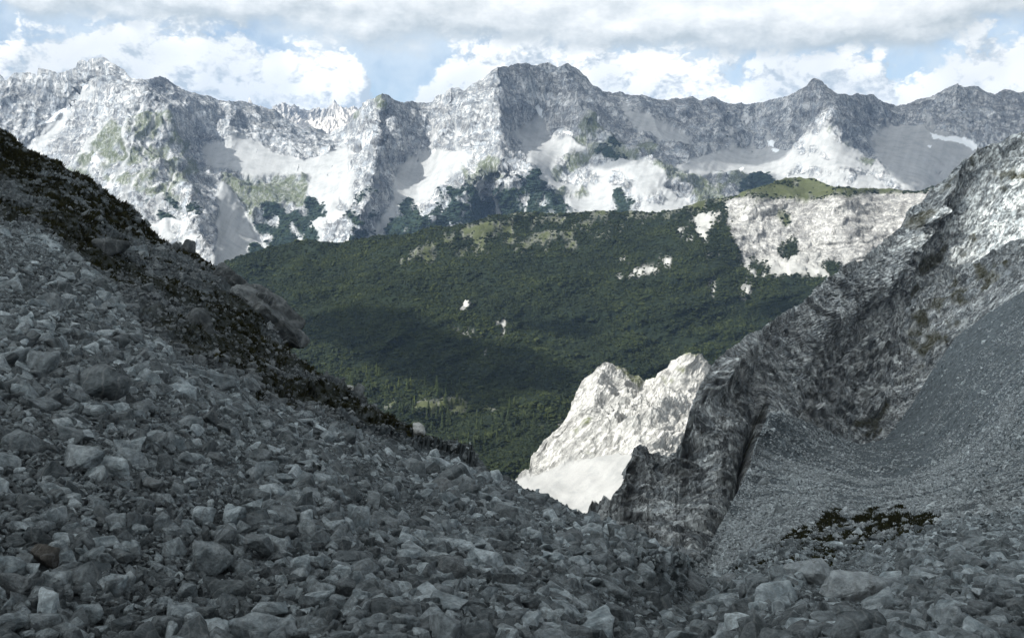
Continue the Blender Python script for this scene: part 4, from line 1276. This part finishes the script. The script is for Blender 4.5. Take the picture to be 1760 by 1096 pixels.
# hand-placed boulders: px, py, width in photo pixels, material, dims, rounded, spin, label
BOULDERS = [
    (72, 628, 64, M_STONE, (1, .9, .85), 0, 0.3, 'large blunt grey boulder high on the left scree with fine gravel to its right'),
    (168, 668, 88, M_STONE, (1, .8, .95), 0, 1.1, 'large grey boulder tapering upward, lower right of the blunt boulder'),
    (398, 884, 88, M_STONE, (1.1, .55, .62), 0, -0.5, 'long wedge-shaped block with a pale slanting top face'),
    (346, 890, 56, M_STONE, (.8, .7, .9), 0, 0.6, 'upright rough grey block touching the left end of the pale-topped wedge'),
    (356, 962, 84, M_STONE, (1.1, .8, .8), 0, 0.1, 'broad flat-faced grey boulder below the upright block'),
    (447, 948, 66, M_STONE, (1, .8, .85), 0, 0.9, 'grey boulder with a flat left face, right of the broad flat-faced boulder'),
    (384, 1008, 66, M_STONE, (1.1, .8, .6), 0, 0.2, 'low cracked grey block just under the broad flat-faced boulder'),
    (78, 958, 66, M_BROWN, (1, .9, .9), 1, 0.2, 'rounded brownish boulder with a lichen-dark skin'),
    (20, 1008, 60, M_DARK, (1, .9, .85), 0, 1.4, 'dark grey boulder at the left margin below the brownish one'),
    (264, 834, 54, M_DARK, (1.1, .7, .5), 0, 0.2, 'smooth oval dark slab lying flat among smaller stones'),
    (130, 795, 76, M_STONE, (1.1, .8, .72), 0, 0.5, 'squat layered boulder with a bright rim, left of the oval slab'),
    (40, 765, 62, M_STONE, (1, .8, .7), 0, 1.2, 'grey boulder with a bright upper edge left of the layered boulder'),
    (150, 1055, 56, M_STONE, (1.2, .7, .6), 0, 0.0, 'long pale-edged block near the lower left corner'),
    (285, 1078, 60, M_STONE, (1, .8, .8), 0, 0.8, 'split grey boulder at the bottom edge right of the long pale-edged block'),
    (610, 888, 78, M_STONE, (1.2, .6, .66), 0, -0.6, 'long smooth wedge block pointing down to the right in the middle scree'),
    (494, 925, 56, M_STONE, (1.0, .8, .7), 0, 0.3, 'block with a dark lower right face, left and below the smooth wedge'),
    (590, 1016, 50, M_DARK, (.9, .8, .9), 0, 0.5, 'dark squarish boulder with a little green plant at its right'),
    (668, 1022, 56, M_STONE, (.9, .7, 1.0), 0, 0.2, 'tall pointed grey boulder standing over the fine rubble'),
    (776, 983, 58, M_DARK, (.9, .8, .9), 0, 0.8, 'dark cube-like boulder tilted on its corner'),
    (762, 840, 52, M_DARK, (1.1, .8, .75), 0, 0.1, 'dark flat-sided boulder on the upper middle scree'),
    (955, 935, 34, M_STONE, (.8, .7, .9), 0, 0.1, 'small upright block with a dark hollow beneath it'),
    (1102, 986, 42, M_STONE, (1, .8, .7), 0, 0.2, 'grey boulder with a dark underside below the rock wall foot'),
    (1192, 1008, 74, M_DARK, (1.3, .6, .7), 0, -0.7, 'long dark slab leaning down to the right in the gully mouth'),
    (1256, 1001, 42, M_DARK, (1, .7, .7), 0, 0.2, 'dark wedge-shaped boulder below the mossy mound'),
    (1312, 1014, 70, M_STONE, (1.1, .7, .8), 0, 0.5, 'streaked grey slab boulder left of the pale rounded ledge'),
    (1414, 990, 104, M_SPECK, (1.3, .8, .6), 1, 0.1, 'wide pale rounded ledge rock under the mossy mound'),
    (1482, 1016, 116, M_SPECK, (1.3, .8, .65), 1, -0.1, 'wide pale speckled boulder sloping down to the left'),
    (1206, 1048, 34, M_PALE, (.8, .7, 1), 1, 0.4, 'whitish upright stone beside a small dark hole'),
    (1300, 1057, 22, M_PALE, (1, .8, .7), 0, 0.4, 'small bright angular stone in the lower gully rubble'),
    (1612, 1003, 20, M_PALE, (1, .8, .9), 0, 0.2, 'small bright cube-like stone on the right rubble'),
    (1678, 1092, 22, M_PALE, (1, .8, .7), 0, 0.9, 'small bright stone at the bottom edge on the right'),
    (868, 946, 30, M_STONE, (1, .8, .7), 0, 0.9, 'grey block with a rough top among middle scree stones'),
    (716, 735, 38, M_PALE, (1.1, .7, .7), 1, -0.5, 'smooth pale boulder on the mossy crest against the forest'),
    (596, 662, 20, M_PALE, (1, .8, .6), 0, 0.2, 'small pale stone on the crest left of the smooth pale boulder'),
    (344, 552, 84, M_CRAG, (.9, .8, .95), 1, 0.7, 'knobbly grey rock bulging out of the dark turf'),
    (322, 424, 46, M_CRAG, (.8, .6, 1.1), 1, 0.3, 'knobbly pointed rock on the skyline of the left slope'),
    (296, 424, 26, M_CRAG, (.8, .6, 1.1), 1, 0.9, 'small leaning rock on the skyline left of the knobbly pointed one'),
    (185, 415, 66, M_CRAG, (1.2, .8, .7), 1, 0.5, 'dark rounded rock hump in the upper turf of the left slope'),
    (900, 1060, 48, M_STONE, (1, .8, .6), 0, 0.6, 'low grey block at the bottom centre of the rubble'),
    (1020, 1060, 44, M_STONE, (1, .8, .6), 0, 0.2, 'flat-topped grey block right of the low centre block'),
]


def place_obj(me, name, P, n, size, spin, embed=0.18, tilt=0.0, scale=(1, 1, 1)):
    o = bpy.data.objects.new(name, me)
    COL.objects.link(o)
    up = Vector((n[0], n[1], n[2] + 0.8)).normalized()
    q = up.to_track_quat('Z', 'Y')
    o.rotation_euler = (q.to_matrix().to_4x4() @ Euler((tilt, 0, spin)).to_matrix().to_4x4()).to_euler()
    o.location = Vector(P) + Vector(n) * size * embed
    o.scale = tuple(size * s for s in scale)
    return o


placed = []
for q, (x, y, wpx, mat, dims, rnd, spin, label) in enumerate(BOULDERS):
    P, n = ground_at(x, y + wpx * 0.18)
    size = wpx * P[1] / F0 * 1.02
    me = stone_mesh('boulder', 100 + q, 3, mat, dims, rnd, 15)
    o = place_obj(me, 'boulder', P, n, size, spin, 0.2 if rnd == 0 or y > 900 else -0.02)
    tag(o, label, 'boulder')
    placed.append((x, y, wpx))
pl = np.array([p[:3] for p in placed], float)
sx_, sy_ = project(pos)
keep = np.ones(len(pos), bool)
for x, y, wpx in placed:
    keep &= ~((np.hypot(sx_ - x, sy_ - y) < wpx * 0.40) & (pxsize > 12))
pos, nrm, siz, dd, pxsize, sx_, sy_ = pos[keep], nrm[keep], siz[keep], dd[keep], pxsize[keep], sx_[keep], sy_[keep]

# the 250 stones that show largest are objects of their own
vis = (sx_ > -20) & (sx_ < 1780) & (sy_ < 1110)
order = np.argsort(-(pxsize * vis))
big = order[:255]
HI = [stone_mesh('scree_stone', 300 + q, 2, M_STONE, (1, random.uniform(.65, .9), random.uniform(.5, .8)), 0, random.choice((11, 13, 15))) for q in range(16)]
for q, k in enumerate(big):
    o = place_obj(HI[q % 16], 'scree_stone', pos[k], nrm[k], float(siz[k]), random.uniform(0, 6.28), 0.12 if siz[k] < 1 else -0.08, random.uniform(-0.5, 0.5),
                  (1, random.uniform(.8, 1.15), random.uniform(.85, 1.2)))
    X_, Y_ = float(sx_[k]), float(sy_[k])
    if X_ < 880:
        where, grp = 'on the left scree', 'loose stones on the left scree'
        spot = ('high on it beside the dark turf band' if Y_ < 700 else 'low down near the brownish boulder' if X_ < 300 and Y_ > 900
                else 'level with the squat layered boulder' if X_ < 300 else 'around the broad flat-faced boulder' if X_ < 520 and Y_ > 850
                else 'above the long smooth wedge block' if Y_ < 870 else 'below the long smooth wedge block')
    else:
        where, grp = 'in the gully-mouth rubble', 'loose stones in the gully rubble'
        spot = ('left of the whitish upright stone' if X_ < 1180 else 'in front of the pale ledge rocks' if X_ < 1540 and Y_ > 1030 else 'behind the pale ledge rocks' if X_ < 1540
                else 'towards the right margin')
    tag(o, '%s angular grey stone %s, %s' % ('big' if pxsize[k] > 50 else 'middling', where, spot), 'stone', grp)
rest = np.ones(len(pos), bool)
rest[big] = False
LO = [stone_mesh('rubble_kind', 500 + q, 0, M_STONE, (1, random.uniform(.6, .95), random.uniform(.45, .85)), 0, random.choice((10, 12, 14))) for q in range(18)]
LOF = [stone_mesh('talus_kind', 540 + q, 0, M_FAR_STONE, (1, random.uniform(.6, .95), random.uniform(.45, .85)), 0, random.choice((9, 11))) for q in range(10)]
in_moss = inpoly(sx_ , sy_, MOSS_POLY)
LOD = [stone_mesh('crest_kind', 570 + q, 0, M_DARK, (1, random.uniform(.6, .95), random.uniform(.45, .85)), 0, random.choice((10, 12))) for q in range(10)]
for nm, sel, T, txt in (('scree_rubble', rest & (dd < 62) & ~in_moss, LO, 'countless small broken grey stones covering the slope'),
                        ('crest_rubble', rest & in_moss, LOD, 'dark weathered stones strewn through the turf of the left crest'),
                        ('talus_rubble', rest & (dd >= 62) & ~in_moss, LOF, 'countless small stones on the talus of the right bowl')):
    p, n, s = pos[sel], nrm[sel], siz[sel]
    rot = euler_from_normals(n, RNG, 0.55)
    sc = s[:, None] * np.exp(RNG.normal(0, 0.15, (len(s), 3)))
    cloud_of_points(nm, p + n * s[:, None] * np.where(s > 1.0, 0.0, 0.20)[:, None], rot, sc, RNG.integers(0, len(T), len(p)), T, txt)

# overhanging outcrop on the left skyline: several blocks of one crag
crag_root = bpy.data.objects.new('overhanging_crag', None)
P0, n0 = ground_at(440, 560)
crag_root.location = tuple(P0)
COL.objects.link(crag_root)
tag(crag_root, 'dark overhanging crag of weathered blocks jutting from the left skyline', 'crag')
for q, (x, y, wpx, dims, rot, dz) in enumerate([
        (402, 482, 58, (1.2, .9, .55), (0, 0.62, 0.1), 0), (432, 500, 62, (1.25, .9, .62), (0, 0.50, 0.2), 0.5), (448, 540, 112, (1.2, .9, .66), (0, 0.76, 0.0), 1.2),
        (470, 560, 100, (1.25, .8, .62), (0, 0.66, 0.1), 0.3), (482, 578, 56, (1.0, .8, .8), (0, 0.9, 0.3), 1.0), (452, 514, 34, (1, .8, .7), (0, .4, 0), 0), (416, 520, 60, (1, .9, .9), (0, .7, 0), 2.0)]):
    D = float(np.interp(x, [385, 500], [73, 59])) + dz
    me = stone_mesh('rock_block', 700 + q, 3, M_CRAG, dims, 0, 18)
    o = bpy.data.objects.new('rock_block', me)
    COL.objects.link(o)
    o.parent = crag_root
    s = wpx * D / F0 * 1.05
    o.location = at(x, y, D) - crag_root.location
    o.rotation_euler = rot
    o.scale = (s, s, s)

# ---- turf tufts on the mossy parts
def tuft_mesh(seed, mat):
    r = random.Random(seed)
    V, F = [], []
    for b in range(34):
        a = r.uniform(0, 6.28); rr = r.uniform(0, 0.35)
        x, y = math.cos(a) * rr, math.sin(a) * rr
        lean = r.uniform(0.1, 0.55); hgt = r.uniform(0.10, 0.26); w = 0.06
        dx, dy = math.cos(a), math.sin(a)
        k = len(V)
        V += [(x - dy * w, y + dx * w, -0.1), (x + dy * w, y - dx * w, -0.1), (x + dx * lean * hgt, y + dy * lean * hgt, hgt)]
        F.append((k, k + 1, k + 2))
    me = bpy.data.meshes.new('turf_kind')
    me.from_pydata(V, [], F)
    me.materials.append(mat)
    return me


M_TURF, N_, b_ = principled('dark_turf')
oi_ = N_.n('ShaderNodeObjectInfo')
N_.put(b_.inputs['Base Color'], N_.mix(oi_.outputs['Random'], (0.012, 0.013, 0.006, 1), (0.032, 0.033, 0.013, 1)))
lam = AREA * turf * inframe * 3.2 * (cD < 130)
p, j, i = sample(gnd, lam, RNG)
s = np.exp(RNG.normal(-0.6, 0.35, len(p))) * np.clip(cD[j, i] / 60, 0.5, 1.6)
print('tufts', len(p))
cloud_of_points('mountain_turf', p, euler_from_normals(GN_[j, i], RNG, 0.2), np.repeat(s[:, None], 3, 1), RNG.integers(0, 4, len(p)),
                [tuft_mesh(40 + q, M_TURF) for q in range(4)], 'dark wiry turf growing between the rocks')

# ---- mountain pine scrub on the hill and on the far slopes
def bush_mesh(seed, mat, sq=0.62):
    bm = bmesh.new()
    bmesh.ops.create_icosphere(bm, subdivisions=2, radius=0.5)
    V = np.array([v.co[:] for v in bm.verts])
    h = 1 + fbm(V, 0.42, 3, 0.6, off=seed * 1.7) * 0.55
    V = V * h[:, None]
    V[:, 2] *= sq
    for v, c in zip(bm.verts, V):
        v.co = c
    me = bpy.data.meshes.new('scrub_kind')
    bm.to_mesh(me); bm.free()
    me.materials.append(mat)
    return me


def foliage(name, a, b_col, bump=0.8):
    m, N, b = principled(name)
    oi = N.n('ShaderNodeObjectInfo')
    tc = N.n('ShaderNodeTexCoord')
    n = N.noise(tc.outputs['Object'], 5.0, 3, 0.7)
    c = N.mix(oi.outputs['Random'], a, b_col)
    c = N.mix(N.step(n, 0.35, 0.65), tuple(q * 0.6 for q in a[:3]) + (1,), c)
    geo = N.n('ShaderNodeNewGeometry')
    wide = N.step(N.noise(geo.outputs['Position'], 0.012, 5, 0.6), 0.42, 0.62)
    c = N.mix(wide, c, N.mix(1.0, c, (1.6, 1.5, 1.2, 1), 'MULTIPLY'))
    N.put(b.inputs['Base Color'], c)
    return m


M_SCRUB = foliage('mountain_pine', (0.009, 0.015, 0.007, 1), (0.037, 0.048, 0.021, 1))
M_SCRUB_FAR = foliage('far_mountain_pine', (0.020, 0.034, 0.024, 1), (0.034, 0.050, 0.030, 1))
A_h = cell_data(hill)
hx, hy = hill.PX[:-1, :-1], hill.PY[:-1, :-1]
hn = grid_normals(hill.P)
hn *= np.sign(hn[..., 2:3])
clump = n2(hx + hy * 0.5, hy, 34, 4, 8.8, sx=0.5, sy=1.6)
lam = A_h * HC[:-1, :-1, 2] * (hx > 330) * (hx < 1800) * (hy < 850) * np.where(clump > -0.18, 0.115, 0.03) * (hill.P[:-1, :-1, 1] / 1500) ** -1.2
lam += A_h * (HC[:-1, :-1, 1] > 0.5) * (hx > 330) * (hx < 1500) * np.where(clump > 0.16, 0.05, 0.0012)
p, j, i = sample(hill, lam, RNG)
s = np.exp(RNG.normal(1.18, 0.36, len(p)))
print('scrub', len(p))
e = np.zeros((len(p), 3)); e[:, 2] = RNG.random(len(p)) * 6.28
sc = np.stack([s * RNG.uniform(.8, 1.6, len(p)), s * RNG.uniform(.8, 1.3, len(p)), s * RNG.uniform(.7, 1.6, len(p))], 1)
cloud_of_points('pine_scrub', p + np.array([0, 0, 0.3]), e, sc, RNG.integers(0, 6, len(p)), [bush_mesh(q, M_SCRUB) for q in range(6)], 'dense dark mountain pine scrub covering the hill')
A_f = cell_data(far)
fx, fy = far.PX[:-1, :-1], far.PY[:-1, :-1]
lam = A_f * cls_far[:-1, :-1, 2] * (fx > 180) * (fx < 1450) * (fy < 440) * 0.016
p, j, i = sample(far, lam, RNG)
print('far scrub', len(p))
s = np.exp(RNG.normal(2.1, 0.35, len(p)))
e = np.zeros((len(p), 3)); e[:, 2] = RNG.random(len(p)) * 6.28
cloud_of_points('far_pine_scrub', p, e, np.stack([s * 1.2, s, s * .9], 1), RNG.integers(0, 6, len(p)), [bush_mesh(20 + q, M_SCRUB_FAR) for q in range(6)], 'dark pine scrub patches on the far slopes')

# ---- conifers one can tell apart on the valley floor
M_CROWN = foliage('conifer_needles', (0.030, 0.044, 0.020, 1), (0.062, 0.078, 0.034, 1))
M_BRIGHT = foliage('larch_needles', (0.09, 0.12, 0.035, 1), (0.12, 0.145, 0.045, 1))
M_BARK, N_, b_ = principled('bark')
b_.inputs['Base Color'].default_value = (0.11, 0.095, 0.08, 1)


def conifer_meshes(seed, crown_mat):
    r = random.Random(seed)
    V, F = [], []
    # trunk
    for k in range(6):
        a = k / 6 * 6.283
        V.append((0.018 * math.cos(a), 0.018 * math.sin(a), -0.04)); V.append((0.004 * math.cos(a), 0.004 * math.sin(a), 0.9))
    for k in range(6):
        F.append((2 * k, 2 * ((k + 1) % 6), 2 * ((k + 1) % 6) + 1, 2 * k + 1))
    tm = bpy.data.meshes.new('trunk'); tm.from_pydata(V, [], F); tm.materials.append(M_BARK)
    V, F = [], []
    z = 0.10
    while z < 0.98:
        R = 0.17 * (1 - z) ** 0.75 * r.uniform(0.75, 1.2) + 0.012
        nb = 7
        a0 = r.uniform(0, 6.28)
        for k in range(nb):
            a = a0 + k / nb * 6.283 + r.uniform(-.2, .2)
            L = R * r.uniform(0.55, 1.25)
            w = R * 0.45
            dx, dy = math.cos(a), math.sin(a)
            q = len(V)
            V += [(0, 0, z + 0.05), (dx * L * .6 - dy * w, dy * L * .6 + dx * w, z - 0.012), (dx * L, dy * L, z - 0.045), (dx * L * .6 + dy * w, dy * L * .6 - dx * w, z - 0.012), (dx * L * .4, dy * L * .4, z - 0.05)]
            F += [(q, q + 1, q + 2), (q, q + 2, q + 3), (q + 1, q + 4, q + 2), (q + 2, q + 4, q + 3)]
        z += r.uniform(0.045, 0.075)
    cm = bpy.data.meshes.new('crown'); cm.from_pydata(V, [], F); cm.materials.append(crown_mat)
    return tm, cm


CON = [conifer_meshes(q, M_CROWN) for q in range(6)] + [conifer_meshes(9, M_BRIGHT)]
HXp, HYp = project(hill.P)


def hill_at(px_, py_):
    c = int(round((px_ - hill.px[0]) / (hill.px[1] - hill.px[0])))
    r = int(np.argmin(np.abs(HYp[:, c] - py_)))
    return hill.P[r, c]


spots = []
Z = lambda X, Y: (600 + X / 4.383, 580 + Y / 4.383)
for X, Y, h in [(135, 290, 20), (155, 315, 16), (213, 290, 24), (230, 300, 18), (375, 380, 18), (435, 400, 22), (465, 385, 22), (12, 340, 18), (655, 440, 36), (668, 450, 28),
                (730, 400, 18), (724, 530, 34), (690, 585, 26), (815, 510, 24), (595, 560, 22), (585, 620, 20), (485, 570, 20), (400, 580, 24), (378, 560, 22),
                (745, 640, 30), (700, 680, 30), (620, 620, 16), (660, 610, 16), (625, 700, 18), (1210, 540, 22), (1202, 620, 24), (1245, 530, 20), (965, 690, 22), (1000, 680, 22),
                (895, 810, 16), (850, 835, 16), (805, 760, 14), (843, 740, 10), (1030, 775, 14), (1077, 765, 12), (1115, 760, 14), (940, 780, 12), (965, 785, 14), (1155, 620, 16), (1112, 650, 16),
                (845, 490, 14), (770, 520, 16), (715, 720, 12), (740, 710, 10), (300, 550, 16), (270, 470, 12), (170, 400, 16), (980, 700, 14)]:
    spots.append(Z(X, Y) + (h * 1.05, 0))
spots.append(Z(490, 490) + (15, 1)); spots.append(Z(440, 495) + (9, 1)); spots.append(Z(655, 520) + (9, 1))
for poly, n_, h0, h1 in [([(520, 590), (620, 600), (660, 660), (640, 690), (540, 640), (515, 610)], 26, 7, 12),
                         ([(640, 640), (760, 640), (900, 700), (890, 760), (830, 780), (760, 740), (700, 715), (650, 680)], 44, 8, 16),
                         ([(900, 690), (960, 680), (960, 740), (900, 790), (840, 770)], 16, 7, 13), ([(560, 480), (700, 520), (640, 600), (540, 560)], 14, 6, 9)]:
    xs = [q[0] for q in poly]; ys = [q[1] for q in poly]
    c = 0
    while c < n_:
        x, y = random.uniform(min(xs), max(xs)), random.uniform(min(ys), max(ys))
        if inpoly(np.array([x]), np.array([y]), poly)[0]:
            spots.append((x, y, random.uniform(h0, h1), 0)); c += 1
for q, (x, y, hpx, kind) in enumerate(spots):
    P = hill_at(x, y)
    s = hpx * P[1] / F0
    root = bpy.data.objects.new('conifer', None)
    root.location = tuple(P)
    root.rotation_euler = (0, 0, random.uniform(0, 6.28))
    root.scale = (s * random.uniform(.9, 1.3), s * random.uniform(.9, 1.3), s)
    COL.objects.link(root)
    tm, cm = CON[6] if kind else CON[q % 6]
    for nm, me in (('trunk', tm), ('crown', cm)):
        ch = bpy.data.objects.new(nm, me)
        COL.objects.link(ch)
        ch.parent = root
    if kind:
        tag(root, 'light green larch in the bright clearing at the foot of the forest hill', 'tree', 'light green larches in the clearing')
    else:
        spot = ('on the slope left of the cloud shadow' if x < 640 and y < 700 else 'in the clearing below the cloud shadow' if x < 780 else 'right of the clearing, towards the pale ridge')
        tag(root, '%s dark conifer %s' % ('Tall slender' if hpx > 18 else 'Small slender', spot), 'tree', 'slender conifers on the forest hill')

# ================================================================== CLOUDS OVERHEAD (outside the frame; their shade dapples the land)
def build_clouds():
    Zc = 1500.0
    cell = 18.0
    x0, x1, y0, y1 = -7000, 4200, -3600, 5600
    nx = int((x1 - x0) / cell); ny = int((y1 - y0) / cell)
    num = np.zeros((ny, nx)); den = np.zeros((ny, nx))
    for P, s in SHADE:
        t = (Zc - P[:, 2]) / SUN[2]
        Qx = P[:, 0] + SUN[0] * t; Qy = P[:, 1] + SUN[1] * t
        ix = ((Qx - x0) / cell).astype(int); iy = ((Qy - y0) / cell).astype(int)
        ok = (ix >= 0) & (ix < nx) & (iy >= 0) & (iy < ny)
        lin = iy[ok] * nx + ix[ok]
        c1 = np.bincount(lin, minlength=nx * ny).reshape(ny, nx)
        c2 = np.bincount(lin, weights=s[ok], minlength=nx * ny).reshape(ny, nx)
        m = c1 > 0
        num += np.where(m, c2 / np.maximum(c1, 1), 0); den += m
    # grow the known values outwards, then fall back on broken cloud
    for r in range(7):
        def sh(a):
            p = np.pad(a, 1)
            return p[1:-1, 1:-1] * 2 + p[:-2, 1:-1] + p[2:, 1:-1] + p[1:-1, :-2] + p[1:-1, 2:]
        nn, dd = sh(num), sh(den)
        if r < 1:
            num, den = nn / 6, dd / 6
        else:
            unk = den < 0.05
            num = np.where(unk, nn / 6, num); den = np.where(unk, dd / 6, den)
    YY, XX = np.meshgrid(y0 + np.arange(ny) * cell, x0 + np.arange(nx) * cell, indexing='ij')
    P3 = np.stack([XX, YY, np.zeros_like(XX)], -1)
    wild = sst(-0.05, 0.15, fbm(P3, 1500, 4, off=2.0))
    # the deck thickens over and behind the viewer
    cx, cyy = SUN[0] * Zc / SUN[2], SUN[1] * Zc / SUN[2]
    rr = np.hypot((XX - cx) / 520, (YY - cyy) / 420)
    wild = np.maximum(wild * 1.0, sst(1.3, 0.8, rr + 0.2 * fbm(P3, 400, 3, off=9)))
    known = sst(0.02, 0.12, den)
    m = known * (num / np.maximum(den, 1e-6)) + (1 - known) * wild
    h = sst(0.42, 0.85, m)
    h[0] = h[-1] = 0; h[:, 0] = h[:, -1] = 0
    lump = 0.75 + 0.5 * np.abs(fbm(P3, 260, 4, off=4.0))
    top = Zc + 20 * h * lump
    bot = Zc - 7 * h
    on = h > 0.004
    idx_t = -np.ones((ny, nx), int); idx_b = -np.ones((ny, nx), int)
    # cells with any corner on
    c = on[:-1, :-1] | on[1:, :-1] | on[:-1, 1:] | on[1:, 1:]
    used = np.zeros((ny, nx), bool)
    used[:-1, :-1] |= c; used[1:, :-1] |= c; used[:-1, 1:] |= c; used[1:, 1:] |= c
    k = used.sum()
    idx_t[used] = np.arange(k)
    tv = np.stack([XX[used], YY[used], np.where(on, top, Zc)[used]], -1)
    inner = used & on
    idx_b[used] = idx_t[used]
    idx_b[inner] = k + np.arange(inner.sum())
    bv = np.stack([XX[inner], YY[inner], bot[inner]], -1)
    j, i = np.nonzero(c)
    ft = np.stack([idx_t[j, i], idx_t[j, i + 1], idx_t[j + 1, i + 1], idx_t[j + 1, i]], -1)
    fb = np.stack([idx_b[j, i], idx_b[j + 1, i], idx_b[j + 1, i + 1], idx_b[j, i + 1]], -1)
    F = np.concatenate([ft, fb])
    mat = bpy.data.materials.new('cloud_vapour')
    mat.use_nodes = True
    t = mat.node_tree
    t.nodes.clear()
    N = NT(t)
    pv = N.n('ShaderNodeVolumePrincipled')
    pv.inputs['Color'].default_value = (0.93, 0.95, 0.97, 1)
    pv.inputs['Density'].default_value = 0.20
    pv.inputs['Anisotropy'].default_value = 0.3
    out = N.n('ShaderNodeOutputMaterial')
    N.link(pv.outputs[0], out.inputs['Volume'])
    o = link_mesh('clouds', np.concatenate([tv, bv]), F.ravel(), np.full(len(F), 4), mat)
    tag(o, 'broken cloud drifting over the valley', kind='stuff')


build_clouds()


# ================================================================== HAZE
def build_haze():
    bm = bmesh.new()
    bmesh.ops.create_cube(bm, size=1.0)
    for v in bm.verts:
        v.co.x = v.co.x * 30000
        v.co.y = 7500 + v.co.y * 20000
        v.co.z = -765 + (v.co.z + 0.5) * (900 + 765)
    me = bpy.data.meshes.new('haze')
    bm.to_mesh(me); bm.free()
    o = bpy.data.objects.new('haze', me)
    COL.objects.link(o)
    m = bpy.data.materials.new('air')
    m.use_nodes = True
    m.node_tree.nodes.clear()
    N = NT(m.node_tree)
    pv = N.n('ShaderNodeVolumePrincipled')
    pv.inputs['Color'].default_value = (0.40, 0.62, 1.0, 1)
    pv.inputs['Density'].default_value = 0.000038
    pv.inputs['Anisotropy'].default_value = 0.0
    out = N.n('ShaderNodeOutputMaterial')
    N.link(pv.outputs[0], out.inputs['Volume'])
    me.materials.append(m)
    tag(o, 'thin blue air of the mountain valley', kind='stuff')


HAZE = True
if HAZE:
    build_haze()
